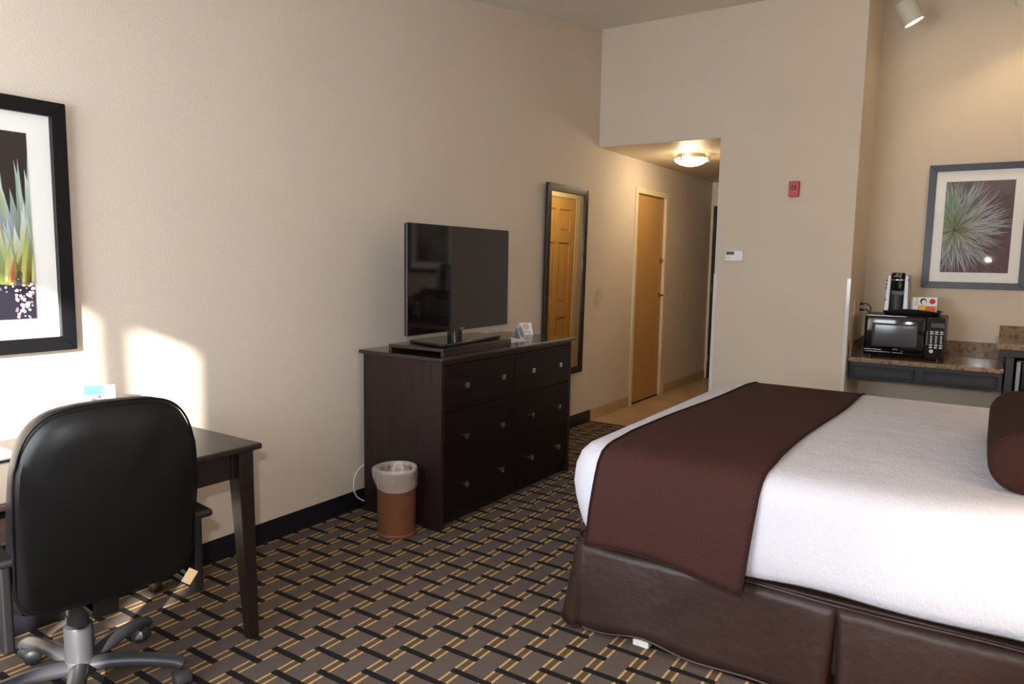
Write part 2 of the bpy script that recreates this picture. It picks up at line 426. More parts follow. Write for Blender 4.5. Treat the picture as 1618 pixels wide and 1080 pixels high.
b.prism([(-.12, YW - .15, cz(YW - .15)), (-.12, YA + .12, cz(YA + .12)), (-.12, YA + .12, cz(YA + .12) + .1), (-.12, YW - .15, cz(YW - .15) + .1)], (XR + .24, 0, 0))
struct(b.build('ceiling', M['ceil']))
struct(boxo('ceiling', (0.0, 1.05, YB + .004, YE, 2.374, 2.38), M['hallceil']))
fl = struct(boxo('floor', (-.12, XR + .12, YW - .15, YA + .12, -.1, 0), M['carpet']))
struct(boxo('floor', (0, 1.05, 5.60, YE, 0, .006), M['tile']))
# drapery in front of the window wall
def drape(x0, x1, label):
    b = MB()
    n = int((x1 - x0) / .015)
    b.grid(lambda u, v: (x0 + (x1 - x0) * u, YW + .07 + .03 * math.sin(u * (x1 - x0) * 48), .06 + v * 2.08), n, 6)
    o = b.build('curtain', mat('curtain_cloth', (150, 128, 104), .9), smooth=True, solid=.003)
    tag(o, label, 'curtain')

# baseboards and trims
struct(boxo('baseboard_left', (0, .007, YW, 5.617, 0, .106), M['base'], bevel=.002))
b = MB(); b.box(0, .010, 5.617, 6.43, 0, .105); b.box(0, .010, 7.345, YE, 0, .105)
tb = struct(b.build('baseboard_hall', M['tbase'], bevel=.002))
b = MB()
for y in [5.617 + .3 * i for i in range(3)] + [7.345 + .3 * i for i in range(1, 5)]: b.box(.0095, .0105, y - .0015, y + .0015, 0, .105)
struct(b.build('trim_grout', mat('grout', (150, 126, 98), .9)))
b = MB(); b.box(1.05, 2.035, YB - .007, YB, 0, .106); b.box(2.04, 2.047, YB, YA, 0, .106)
struct(b.build('baseboard_back', M['base'], bevel=.002))
struct(boxo('baseboard_alcove', (2.047, 3.0, YA - .007, YA, 0, .106), M['base'], bevel=.002))
struct(boxo('trim_threshold', (0.0, 1.05, 5.595, 5.612, 0, .009), mat('metal_strip', (120, 105, 85), .4, .6), bevel=.002))

# ------------------------------------------------------------------ doors
def lever(parent, x, y, z, dirx, diry, m):
    b = MB()
    b.lathe((x, y, z), (dirx, 0, 0), [(.027, 0), (.027, .006), (.02, .012), (.011, .014), (.011, .045)], 20)
    b.tube([(x + dirx * .045, y, z), (x + dirx * .052, y + diry * .02, z), (x + dirx * .052, y + diry * .06, z + .002), (x + dirx * .05, y + diry * .10, z - .004)], lambda t: .009 - .002 * t, 10)
    return b.build('handle', m, parent, smooth=True)
def casing(name, x, dx, y0, y1, z1, w, parent, m):
    """door casing on wall plane x, protruding dx; opening y0..y1, head z1"""
    b = MB(); a, c = sorted((x, x + dx))
    b.box(a, c, y0 - w, y0, 0, z1 + w); b.box(a, c, y1, y1 + w, 0, z1 + w); b.box(a, c, y0, y1, z1, z1 + w)
    return b.build(name, m, parent, bevel=.004)
d1 = thing('door_1', 'tan slab door with brass lever in cream casing', 'door', (0, 6.83, 0)); d1['kind'] = 'structure'
casing('casing', 0, .016, 6.482, 7.185, 2.065, .055, d1, M['casing'])
b = MB(); b.box(-.12, 0, 6.462, 6.482, 0, 2.085); b.box(-.12, 0, 7.185, 7.205, 0, 2.085); b.box(-.12, 0, 6.482, 7.185, 2.065, 2.085)
b.build('jamb', M['casing'], d1)
boxo('door_leaf', (-.048, -.008, 6.486, 7.181, .018, 2.056), M['door'], d1, bevel=.002)
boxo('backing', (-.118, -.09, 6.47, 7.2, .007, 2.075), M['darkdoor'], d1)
for z in (1.83, 1.03, .24):
    b = MB(); b.box(-.009, .0, 6.484, 6.512, z - .045, z + .045); b.cyl((.003, 6.486, z - .05), (.003, 6.486, z + .05), .0065, n=10)
    b.build('hinge', M['nickel'], d1, smooth=True)
lever(d1, -.008, 7.125, 1.07, 1, -1, M['brass'])
MB().lathe((-.008, 7.125, 1.43), (1, 0, 0), [(.03, 0), (.03, .008), (.018, .014), (.016, .026), (.004, .028)], 20).build('deadbolt', M['brass'], d1, smooth=True)
boxo('threshold', (-.11, .0, 6.482, 7.185, .006, .012), M['darkdoor'], d1)

d2 = thing('door_2', 'golden six panel door seen in the hanging mirror', 'door', (1.05, 6.6, 0)); d2['kind'] = 'structure'
DY0, DY1 = 6.25, 7.03
casing('casing', 1.05, -.018, DY0, DY1, 2.05, .09, d2, M['casing'])
b = MB()
X0, X1 = 1.043, 1.05
st, cs = .11, .10
ys = [DY0 + .003, DY0 + st, DY0 + (DY1 - DY0) / 2 - cs / 2, DY0 + (DY1 - DY0) / 2 + cs / 2, DY1 - st, DY1 - .003]
zs = [.02, .24, .78, .93, 1.58, 1.69, 1.93, 2.045]
b.box(X0 + .006, X1, ys[0], ys[5], zs[0], zs[7])
for i in (0, 2, 4): b.box(X0 - .008, X0 + .006, ys[i], ys[i + 1], zs[0], zs[7])
for i in (0, 2, 4, 6):
    for j in (1, 3): b.box(X0 - .008, X0 + .006, ys[j], ys[j + 1], zs[i], zs[i + 1])
for i in (1, 3, 5):
    for j in (1, 3):
        b.prism([(X0 + .006, ys[j] + .03, zs[i] + .03), (X0 + .006, ys[j + 1] - .03, zs[i] + .03), (X0 + .006, ys[j + 1] - .03, zs[i + 1] - .03), (X0 + .006, ys[j] + .03, zs[i + 1] - .03)], (-.009, 0, 0))
b.build('door_leaf', M['paneldoor'], d2, bevel=.0025)
lever(d2, X0 - .004, DY0 + .06, 1.0, -1, 1, M['brass'])

d3 = thing('door_3', 'dark entry door at the far end of the hall', 'door', (.55, YE, 0)); d3['kind'] = 'structure'
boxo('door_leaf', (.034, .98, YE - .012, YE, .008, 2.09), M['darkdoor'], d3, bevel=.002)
b = MB(); b.box(0.001, .032, YE - .02, YE, 0, 2.15); b.box(.985, 1.045, YE - .02, YE, 0, 2.15); b.box(.032, .985, YE - .02, YE, 2.095, 2.15)
b.build('casing', M['casing'], d3, bevel=.003)
for z in (.25, 1.1, 1.85):
    boxo('hinge', (.042, .050, YE - .016, YE - .010, z - .05, z + .05), M['brass'], d3)

# ------------------------------------------------------------------ corner guards
for (x, s, z0, z1, lab) in ((1.05, -1, .11, 1.325, 'clear plastic corner guard on the wall edge by the hall opening'), (2.04, 1, .11, 1.315, 'clear plastic corner guard on the wall edge by the counter')):
    b = MB()
    b.box(x - s * .022, x + s * .0035, YB - .0035, YB, z0, z1); b.box(*sorted((x, x + s * .0035)), YB, YB + .022, z0, z1)
    o = b.build('corner_guard', M['guard'], bevel=.0015); tag(o, lab, 'corner guard', 'plastic corner guards')

# ------------------------------------------------------------------ wall devices
t = thing('fire_strobe', 'red fire alarm strobe high on the back wall', 'alarm', (1.62, YB, 1.96))
boxo('housing', (1.583, 1.656, YB - .03, YB, 1.902, 2.015), M['red'], t, bevel=.006)
boxo('strobe_lens', (1.604, 1.634, YB - .042, YB - .03, 1.952, 1.984), M['darkred'], t, bevel=.004)
t = thing('thermostat', 'white rectangular thermostat on the back wall by the hall opening', 'thermostat', (1.203, YB, 1.467))
boxo('housing', (1.134, 1.272, YB - .026, YB, 1.426, 1.51), M['white'], t, bevel=.006)
boxo('display', (1.144, 1.206, YB - .0275, YB - .026, 1.474, 1.502), M['lcd'], t)
b = MB()
for x in (1.148, 1.156, 1.164, 1.172): b.box(x, x + .005, YB - .0285, YB - .0275, 1.478, 1.498)
for z in (1.480, 1.489): b.box(1.184, 1.202, YB - .0285, YB - .0275, z, z + .006)
b.build('digits', M['ink'], t)
text('lettering', 'Honeywell', .0085, frameM((1.161, YB - .0268, 1.452), (1, 0, 0), (0, 0, 1)), M['ink'], t)
for y, z, lab in ((5.72, 1.085, 'round blank wall cover between mirror and tan door'), (7.855, 1.03, 'round blank wall cover beyond the tan door')):
    o = MB().lathe((0, y, z), (1, 0, 0), [(.092, 0), (.092, .004), (.089, .006), (.085, .0045), (.001, .0045)], 40).build('wall_cover', M['patch'], smooth=True)
    tag(o, lab, 'wall cover', 'round blank wall covers')

# hall ceiling light
lc = Vector((.545, 6.40, 2.374))
t = thing('ceiling_light', 'flush ceiling light with glass bowl and nickel rings in hall', 'ceiling light', lc)
MB().lathe(lc, (0, 0, -1), [(.12, 0), (.13, .012), (.13, .03), (.10, .034)], 40).build('canopy', M['nickel'], t, smooth=True)
b = MB()
for h, r in ((.034, .152), (.052, .158)):
    b.tube([lc + Vector((r * math.cos(a * PI / 24), r * math.sin(a * PI / 24), -h)) for a in range(49)], .0045, 8)
b.build('ring', M['nickel'], t, smooth=True)
for a in (20, 140, 260):
    b = MB(); b.box(.138, .166, -.009, .009, -.065, -.02, M=Matrix.Translation(lc) @ Matrix.Rotation(R(a), 4, 'Z'))
    b.build('clip', M['nickel'], t, bevel=.002)
MB().lathe(lc, (0, 0, -1), [(.146, .035), (.145, .05), (.13, .066), (.10, .083), (.06, .096), (.03, .1), (.002, .101)], 40).build('glass_bowl', M['diffuser'], t, smooth=True)
l = bpy.data.lights.new('hall_bulb', 'POINT'); l.energy = 9; l.color = (1, .80, .52); l.shadow_soft_size = .09
lo = bpy.data.objects.new('hall_bulb', l); COL.objects.link(lo); lo.location = lc + Vector((0, 0, -.16))
l = bpy.data.lights.new('hall_bulb_up', 'POINT'); l.energy = 1.2; l.color = (1, .85, .6); l.shadow_soft_size = .03
lo = bpy.data.objects.new('hall_bulb_up', l); COL.objects.link(lo); lo.location = lc + Vector((0.0, -.185, -.045))

# track heads
def track(loc, ax, label, power):
    ax = Vector(ax).normalized(); loc = Vector(loc)          # loc = centre of the open mouth
    t = thing('spotlight', label, 'spotlight', loc, group='cylinder spotlights over the counter')
    b = MB()
    b.lathe(loc, -ax, [(.066, 0), (.068, .002), (.068, .15), (.062, .165), (.03, .17), (.002, .17)], 40, caps=False)
    b.lathe(loc, -ax, [(.066, 0), (.060, .004), (.058, .05)], 40, caps=False)
    b.build('shade', M['tracklamp'], t, smooth=True, fix=False)
    MB().lathe(loc, -ax, [(.060, .008), (.045, .007), (.002, .006)], 32).build('bulb', M['bulb'], t, smooth=True)
    top = loc - ax * .12; c = Vector((top.x, top.y, cz(top.y) - .0))
    b = MB(); b.cyl(top, top + Vector((0, 0, max(.03, c.z - top.z - .02))), .009, n=12); b.cyl((c.x, c.y, c.z - .03), (c.x, c.y, c.z + .01), .05, n=28)
    b.build('mount', M['tracklamp'], t, smooth=True)
    l = bpy.data.lights.new('spot_bulb', 'SPOT'); l.energy = power; l.color = (1, .76, .47); l.spot_size = R(100); l.spot_blend = .7; l.shadow_soft_size = .04
    o = bpy.data.objects.new('spot_bulb', l); COL.objects.link(o); o.location = loc + ax * .004
    o.rotation_euler = ax.to_track_quat('-Z', 'Y').to_euler()
track((2.297, 5.9, 3.096), (.42, .12, -.86), 'cream cylinder spotlight tilted right, nearer the wall corner', 7)
track((2.94, 5.9, 3.115), (.05, .42, -.84), 'cream cylinder spotlight cut by the top right picture corner', 6.5)

# ------------------------------------------------------------------ framed pictures
def tri_leaf(bm, lay, base, tip, w, bend, c0, c1, M_, z, n=6):
    base, tip = Vector((base[0], base[1], 0)), Vector((tip[0], tip[1], 0)); d = tip - base; nn = Vector((-d.y, d.x, 0)).normalized()
    prev = None
    for i in range(n + 1):
        s = i / n
        p = base + d * s + nn * bend * math.sin(s * PI * .9)
        ww = w * (.75 + .5 * math.sin(s * PI)) * (1 - s ** 3) + .0002
        a, b_ = bm.verts.new(M_ @ (p + nn * ww + Vector((0, 0, z)))), bm.verts.new(M_ @ (p - nn * ww + Vector((0, 0, z))))
        cc = tuple(c0[k] * (1 - s) + c1[k] * s for k in range(3))
        if prev:
            f = bm.faces.new([prev[0], prev[1], b_, a])
            for lp, q in zip(f.loops, (prev[2], prev[2], cc, cc)): lp[lay] = (*lin(tuple(max(0, min(255, x)) for x in q)), 1)
        prev = (a, b_, cc)
def clipbox(bm, M_, w, h):
    Mi = M_
    for co, no in (((0, 0, 0), (-1, 0, 0)), ((w, 0, 0), (1, 0, 0)), ((0, 0, 0), (0, -1, 0)), ((0, h, 0), (0, 1, 0))):
        bmesh.ops.bisect_plane(bm, geom=bm.verts[:] + bm.edges[:] + bm.faces[:], plane_co=M_ @ Vector(co), plane_no=M_.to_3x3() @ Vector(no), clear_outer=True)
def blob(bm, lay, x, y, r, c, M_, z, n=9):
    vs = []
    for i in range(n):
        a = 2 * PI * i / n; rr = r * random.uniform(.6, 1.2)
        vs.append(bm.verts.new(M_ @ Vector((x + rr * math.cos(a), y + rr * math.sin(a), z))))
    f = bm.faces.new(vs)
    for lp in f.loops: lp[lay] = (*lin(c), 1)
def picture(name, label, M0, Wd, Hd, fw, art, fm, artfn):
    """M0: local x right, y up, z out of the wall; origin lower-left outer corner"""
    t = thing(name, label, 'picture', M0 @ Vector((Wd / 2, 0, 0)), group='framed plant pictures')
    def q(x0, x1, y0, y1, z0, z1, b): b.box(x0, x1, y0, y1, z0, z1, M=M0)
    b = MB(); D = .028
    for poly in ([(0, 0), (Wd, 0), (Wd - fw, fw), (fw, fw)], [(Wd, 0), (Wd, Hd), (Wd - fw, Hd - fw), (Wd - fw, fw)], [(Wd, Hd), (0, Hd), (fw, Hd - fw), (Wd - fw, Hd - fw)], [(0, Hd), (0, 0), (fw, fw), (fw, Hd - fw)]):
        b.prism([M0 @ Vector((x, y, .001)) for x, y in poly], M0.to_3x3() @ Vector((0, 0, D)))
    b.build('frame', fm, t, bevel=.003)
    b = MB(); q(fw - .004, Wd - fw + .004, fw - .004, Hd - fw + .004, .002, .010, b); b.build('mat_board', M['mat'], t)
    ax0, ax1, ay0, ay1 = art
    MA = M0 @ Matrix.Translation((ax0, ay0, .0105))
    bm = MB(); lay = bm.bm.loops.layers.float_color.new('col')
    w, h = ax1 - ax0, ay1 - ay0
    artfn(bm.bm, lay, MA, w, h); clipbox(bm.bm, MA, w, h)
    bm.build('print', M['print'], t, fix=False)
    b = MB(); q(fw - .002, Wd - fw + .002, fw - .002, Hd - fw + .002, .0165, .018, b); b.build('glass', M['glass'], t)
def bgquad(bm, lay, MA, w, h, c1, c2, nx=14, ny=20):
    for i in range(nx):
        for j in range(ny):
            vs = [bm.verts.new(MA @ Vector((w * (i + a) / nx, h * (j + b_) / ny, 0))) for a, b_ in ((0, 0), (1, 0), (1, 1), (0, 1))]
            f = bm.faces.new(vs)
            for lp, (a, b_) in zip(f.loops, ((0, 0), (1, 0), (1, 1), (0, 1))):
                k = noise.noise(Vector(((i + a) * .6, (j + b_) * .6, 3.1))) * .5 + .5
                lp[lay] = (*lin(tuple(c1[q] * (1 - k) + c2[q] * k for q in range(3))), 1)
def art_sword(bm, lay, MA, w, h):
    bgquad(bm, lay, MA, w, h, (62, 46, 56), (112, 80, 80))
    rnd = random.Random(3)
    cx, cy = .17 * w, .47 * h
    for i in range(60): blob(bm, lay, rnd.uniform(.3, 1) * w, rnd.uniform(0, 1) * h, rnd.uniform(.002, .008), rnd.choice([(132, 78, 66), (90, 60, 62), (64, 44, 52)]), MA, .0002)
    L_ = []
    for i in range(520):
        a = rnd.uniform(-PI * .98, PI * .98); lay_r = rnd.random()
        ln = w * (.28 + .55 * (1 - lay_r ** 1.6))
        if math.sin(a) > 0: ln *= 1.12
        elif math.cos(a) > -.2: ln *= 1.0
        L_.append((a, ln * rnd.uniform(.85, 1.05), lay_r))
    L_.sort(key=lambda q: q[2])
    for k, (a, ln, q) in enumerate(L_):
        b0 = (cx + .03 * w * math.cos(a), cy + .03 * w * math.sin(a))
        tp = (cx + ln * math.cos(a), cy + ln * math.sin(a) * 1.05)
        upg = max(0, math.sin(a)) * max(0, .6 - math.cos(a))
        v = rnd.uniform(.72, 1.15)
        c1 = tuple(x * v for x in (182 - 50 * upg, 184 + 2 * upg, 196 - 50 * upg))
        c0 = tuple(x * v for x in (112, 120, 84)) if q > .5 else tuple(x * v for x in (96, 98, 104))
        tri_leaf(bm, lay, b0, tp, .0034 + .0018 * rnd.random(), rnd.uniform(-.03, .03), c0, c1, MA, .0004 + k * .000009)
def art_blades(bm, lay, MA, w, h):
    bgquad(bm, lay, MA, w, h, (8, 5, 12), (40, 18, 16))
    rnd = random.Random(11)
    k = 0
    base = []
    for i in range(150):
        u = rnd.uniform(-.25, 1.25)
        y0 = h * rnd.uniform(.14, .24)
        x0 = w * (.5 + (u - .5) * .75)
        q = rnd.random()
        x1 = x0 + w * ((u - .95) * .45 - .10 + rnd.uniform(-.07, .07)); y1 = h * (.48 + .42 * (1 - q ** 1.4) * rnd.uniform(.85, 1.0))
        base.append((q, x0, y0, x1, y1))
    base.sort()
    for q, x0, y0, x1, y1 in base:
        k += 1
        tipc = rnd.choice([(214, 226, 236), (186, 206, 212), (166, 192, 166), (140, 160, 190)])
        bc = rnd.choice([(150, 150, 40), (188, 176, 70), (120, 130, 50), (92, 110, 60), (80, 66, 92)])
        tri_leaf(bm, lay, (x0, y0), (x1, y1), .009 + .006 * rnd.random(), rnd.uniform(-.014, .014), bc, tipc, MA, .0003 + k * .00002, 8)
    for i in range(26):
        k += 1
        x0 = w * rnd.uniform(-.1, 1.1); L2 = h * rnd.uniform(.12, .34)
        sgn = -1 if x0 > .3 * w else 1
        c = rnd.choice([(206, 70, 70), (212, 204, 110), (226, 220, 150), (70, 58, 30), (110, 100, 40)])
        tri_leaf(bm, lay, (x0 + w * .12, h * .2), (x0 - sgn * -w * -.18, h * .2 + L2), .005, .004, c, (150, 160, 80), MA, .0003 + k * .00002, 6)
    vs = [bm.verts.new(MA @ Vector(p)) for p in ((0, 0, .0042), (w, 0, .0042), (w, h * .17, .0042), (w * .6, h * .2, .0042), (w * .3, h * .16, .0042), (0, h * .19, .0042))]
    f = bm.faces.new(vs)
    for lp in f.loops: lp[lay] = (*lin((18, 16, 34)), 1)
    for i in range(150):
        x, y = rnd.uniform(0, w), h * (.17 + rnd.gauss(0, .022))
        if rnd.random() < .25: x, y = w * rnd.uniform(.84, .97), h * rnd.uniform(.0, .13)
        blob(bm, lay, x, y, rnd.uniform(.0025, .007), rnd.choice([(226, 196, 206), (196, 164, 176), (120, 96, 110), (238, 220, 224)]), MA, .0044 + i * .000002, 7)
# left wall: local x = +y world
MP1 = frameM((0, .695, 1.042), (0, 1, 0), (0, 0, 1))
picture('framed_picture', 'black framed picture of spiky green leaves on the left wall', MP1, .65, .898, .052, (.118, .522, .123, .777), M['blackframe'], art_blades)
# alcove wall: x right = +x, out = -y
MP2 = frameM((2.432, YA, 1.25), (1, 0, 0), (0, 0, 1))
picture('framed_picture', 'grey framed picture of a pale spiky plant above the counter', MP2, .655, .912, .048, (.114, .541, .12, .787), M['greyframe'], art_sword)

# ------------------------------------------------------------------ hanging mirror
t = thing('wall_mirror', 'tall narrow dark framed mirror hanging behind the dresser', 'mirror', (0, 5.07, .47))
MM = frameM((.004, 4.752, .472), (0, 1, 0), (.012, 0, 1))
Wm, Hm, fm = .655, 1.525, .058
b = MB()
for poly in ([(0, 0), (Wm, 0), (Wm - fm, fm), (fm, fm)], [(Wm, 0), (Wm, Hm), (Wm - fm, Hm - fm), (Wm - fm, fm)], [(Wm, Hm), (0, Hm), (fm, Hm - fm), (Wm - fm, Hm - fm)], [(0, Hm), (0, 0), (fm, fm), (fm, Hm - fm)]):
    b.prism([MM @ Vector((x, y, 0)) for x, y in poly], MM.to_3x3() @ Vector((0, 0, .024)))
b.build('frame', M['mirrorframe'], t, bevel=.004)
b = MB(); b.box(fm - .01, Wm - fm + .01, fm - .01, Hm - fm + .01, .004, .014, M=MM); b.build('mirror_glass', M['mirror'], t)

# ------------------------------------------------------------------ dresser
t = thing('dresser', 'dark espresso six drawer dresser with square nickel knobs under the television', 'dresser', (.33, 3.49, 0))
b = MB()
b.box(.05, .60, 2.812, 2.838, 0, .885); b.box(.05, .60, 4.142, 4.168, 0, .885)
b.box(.05, .565, 2.838, 4.142, .04, .885)
b.box(.565, .594, 2.838, 4.142, .862, .885); b.box(.565, .594, 3.488, 3.497, .06, .862)
b.box(.52, .56, 2.838, 4.142, 0, .06)
b.build('body', M['espresso'], t, bevel=.002)
MB().box(.03, .622, 2.792, 4.195, .885, .906).build('top', M['espresso_y'], t, bevel=.006)
rows = ((.618, .860), (.338, .614), (.062, .334))
kz = (.745, .470, .206)
cols = ((2.841, 3.486, 3.005, 3.345), (3.499, 4.139, 3.665, 3.99))
rk = [[(0, 0), (0, 0)], [(0, 0), (35, 0)], [(45, 0), (0, 0)]]
for c, (y0, y1, k0, k1) in enumerate(cols):
    for r_, (z0, z1) in enumerate(rows):
        d = boxo('drawer', (.575, .598, y0, y1, z0, z1), M['drawer'], t, bevel=.0015)
        for i, ky in enumerate((k0, k1)):
            b = MB(); b.cyl((.598, ky, kz[r_]), (.616, ky, kz[r_]), .006, n=12)
            Mk = Matrix.Translation((.616, ky, kz[r_])) @ Matrix.Rotation(R(rk[r_][c][i]), 4, 'X')
            b.prism([Mk @ Vector(p) for p in ((0, -.008, -.008), (0, .008, -.008), (0, .008, .008), (0, -.008, .008))], Mk.to_3x3() @ Vector((.001, 0, 0)))
            b.box(0, .009, -.014, .014, -.014, .014, M=Mk)
            b.build('knob', M['nickel'], d, bevel=.002)

# power cable beside the dresser
pts = [(.03, 2.90, .27), (.018, 2.845, .245), (.016, 2.80, .225), (.016, 2.772, .19), (.018, 2.762, .14), (.02, 2.775, .09), (.022, 2.81, .055), (.03, 2.86, .03), (.04, 2.93, .008)]
def spl(pts, n=8):
    P = [Vector(p) for p in pts]; out = []
    for i in range(len(P) - 1):
        p0, p1, p2, p3 = P[max(i - 1, 0)], P[i], P[i + 1], P[min(i + 2, len(P) - 1)]
        for k in range(n):
            s = k / n
            out.append(.5 * ((2 * p1) + (p2 - p0) * s + (2 * p0 - 5 * p1 + 4 * p2 - p3) * s * s + (3 * p1 - p0 - 3 * p2 + p3) * s ** 3))
    return out + [P[-1]]
tag(MB().tube(spl(pts), .004, 8).build('power_cable', M['white'], smooth=True), 'white cable looping out behind the dresser above the black baseboard', 'cable')

# riser under the TV
MR = Matrix.Translation((.375, 3.185, 0)) @ Matrix.Rotation(R(2.5), 4, 'Z')
t = thing('riser_platform', 'low dark wood riser under the television on the dresser', 'riser', (.375, 3.185, .906))
b = MB(); b.box(-.18, .185, -.335, .335, .928, .946, M=MR)
b.build('top', M['espresso_y'], t, bevel=.002)
b = MB(); b.box(.167, .185, -.335, .335, .906, .928, M=MR); b.box(-.18, -.162, -.335, .335, .906, .928, M=MR)
b.build('leg', M['espresso_y'], t, bevel=.001)

# television
t = thing('television', 'black flat screen television on a glossy stand on the dresser', 'television', (.37, 3.28, .946))
TX = .36
MTV = Matrix.Translation((.36, 3.28, 0)) @ Matrix.Rotation(R(2.35), 4, 'Z') @ Matrix.Translation((-.36, -3.28, 0))
b = MB(); b.box(TX - .016, TX + .004, 2.792, 3.772, 1.003, 1.584, M=MTV); b.box(TX - .055, TX - .028, 2.95, 3.61, 1.05, 1.40, M=MTV)
b.build('casing', M['blackp'], t, bevel=.004)
MB().box(TX + .004, TX + .008, 2.790, 3.774, 1.001, 1.587, M=MTV).build('bezel', M['darkgrey'], t, bevel=.0015)
MB().box(TX + .008, TX + .011, 2.793, 3.771, 1.006, 1.584, M=MTV).build('screen', M['screen'], t)
b = MB(); b.box(TX - .045, TX - .005, 3.21, 3.30, .96, 1.02); b.cyl((TX - .02, 3.255, .955), (TX - .02, 3.255, 1.0), .035, n=24)
b.build('neck', M['gloss'], t, bevel=.003)
base = [(.262, 2.95), (.525, 2.89), (.545, 2.91), (.498, 3.48), (.482, 3.50), (.27, 3.56), (.255, 3.54), (.25, 2.97)]
b = MB(); b.prism([(x, y, .948) for x, y in base], (0, 0, .014)); b.build('stand_base', M['gloss'], t, bevel=.004)
b = MB(); b.box(.528, .53, 2.902, 2.93, .956, .960); b.build('stand_badge', M['chrome'], t)
text('lettering', 'SAMSUNG', .009, MTV @ frameM((TX + .0112, 3.28, 1.0115), (0, 1, 0), (0, 0, 1)), M['button'], t)

# cards on the dresser
def tent(name, label, c, ang, Wt, Ht, Dp, m, group=None):
    Mt = Matrix.Translation(c) @ Matrix.Rotation(R(ang), 4, 'Z')     # ridge along local x, front face towards -y
    t = thing(name, label, 'card', c, group=group)
    b = MB(); th = .0008
    for s in (-1, 1):
        b.prism([Mt @ Vector(p) for p in ((-Wt / 2, s * Dp, 0), (Wt / 2, s * Dp, 0), (Wt / 2, 0, Ht), (-Wt / 2, 0, Ht))], Mt.to_3x3() @ Vector((0, -s * th, 0)))
    b.build('card', m, t)
    n = Vector((0, -Ht, Dp)).normalized()
    FM = Mt @ frameM((0, -Dp / 2 - .0006, Ht / 2), (1, 0, 0), (0, Dp, Ht))
    return t, FM
t1, F1 = tent('tent_card', 'white folded card beside the television, seen edge on', (.375, 3.87, .906), 100, .085, .085, .032, M['paleblue'], 'tent cards on the dresser')
b = MB()
for i in range(5): b.box(-.03 + .012 * i, -.026 + .012 * i, -.035, .03, 0, .0004, M=F1)
b.build('printing', M['ink'], t1)
t2, F2 = tent('tent_card', 'white folded no smoking card near the mirror on the dresser', (.265, 4.118, .906), 62, .092, .078, .03, M['paper'], 'tent cards on the dresser')
b = MB()
b.tube([F2 @ Vector((.018 * math.cos(a * PI / 16), .014 + .018 * math.sin(a * PI / 16), .001)) for a in range(33)], .0022, 6)
b.tube([F2 @ Vector((-.012, .026, .001)), F2 @ Vector((.012, .002, .001))], .0018, 6)
b.build('prohibition_sign', M['redink'], t2)
b = MB(); b.box(-.010, .010, .0125, .0155, 0, .0006, M=F2); b.build('cigarette', M['ink'], t2)
text('lettering', 'Thank You\nfor not smoking', .0095, F2 @ Matrix.Translation((0, -.022, .001)), M['ink'], t2)
o = MB().prism([(.30, 3.66, .906), (.47, 3.655, .906), (.49, 3.79, .906), (.34, 3.84, .906)], (0, 0, .004)).build('brochure', M['paper'])
tag(o, 'white paper brochure lying flat beside the television riser', 'brochure')

# ------------------------------------------------------------------ waste bin
bc = Vector((.43, 2.665, 0))
t = thing('waste_bin', 'round brown waste bin with clear bag beside the dresser', 'bin', bc)
b = MB()
b.lathe(bc, (0, 0, 1), [(.098, 0), (.101, .003), (.101, .012), (.096, .018), (.099, .32), (.102, .33), (.099, .334), (.094, .33), (.090, .02), (.002, .014)], 48, caps=True)
b.build('bin_body', M['bin'], t, smooth=True)
b = MB()
def bag(u, v):
    a = 2 * PI * u; 
    wob = noise.noise(Vector((math.cos(a) * 5, math.sin(a) * 5, v * 7))) * .006
    lobe = .018 * max(0, math.cos(a - R(215))) ** 3
    if v < .45:                                  # outside cuff, lower edge to rim
        k = v / .45; r = .105 + wob + lobe * math.sin(k * PI * .6); z = .262 + .022 * math.sin(a - R(40)) + (.345 - .262 - .022 * math.sin(a - R(40))) * k
    elif v < .55: k = (v - .45) / .1; r = .106 - .012 * k + lobe * (1 - k) + wob; z = .345 + .006 * math.sin(k * PI)
    else: k = (v - .55) / .45; r = .093 - .03 * k + wob * 2; z = .345 - .16 * k + .02 * noise.noise(Vector((u * 12, 2, v)))
    return (bc.x + r * math.cos(a), bc.y + r * math.sin(a), z)
b.grid(bag, 96, 26, closed_u=True); b.build('bin_bag', M['film'], t, smooth=True)
b = MB()
def crump(u, v):
    a = 2 * PI * u; r = .055 * (v ** .6) * (1 + .5 * noise.noise(Vector((math.cos(a) * 2, math.sin(a) * 2, v * 2))))
    return (bc.x - .01 + r * math.cos(a), bc.y + .02 + r * math.sin(a), .35 - .12 * v ** 1.4 + .035 * noise.noise(Vector((math.cos(a) * 3, math.sin(a) * 3, v * 3 + 5))))
b.grid(crump, 40, 14, closed_u=True); b.build('bag_top', M['film'], t, smooth=True)

# ------------------------------------------------------------------ desk
t = thing('desk', 'dark wood writing desk with tapered legs against the left wall', 'desk', (.4, .95, 0))
MB().box(.03, .775, .30, 1.60, .722, .745).build('desk_top', M['deskwood'], t, bevel=.008, seg=3)
b = MB(); b.box(.67, .692, .40, 1.54, .612, .722); b.box(.07, .70, 1.525, 1.547, .612, .722); b.box(.07, .70, .36, .38, .612, .722); b.box(.05, .07, .36, 1.54, .612, .722)
b.build('apron', M['deskwood'], t, bevel=.002)
for (x, y, sx, sy) in ((.69, 1.57, 1, 1), (.075, 1.57, -1, 1), (.69, .35, 1, -1), (.075, .35, -1, -1)):
    b = MB()
    def sq(cx, cy, h, z): return [b.bm.verts.new((cx + a * h, cy + c * h, z)) for a, c in ((-1, -1), (1, -1), (1, 1), (-1, 1))]
    b.loft([sq(x, y, .030, .722), sq(x, y, .030, .60), sq(x + .010 * sx, y + .018 * sy, .019, 0)])
    b.build('leg', M['deskwood'], t, bevel=.002)

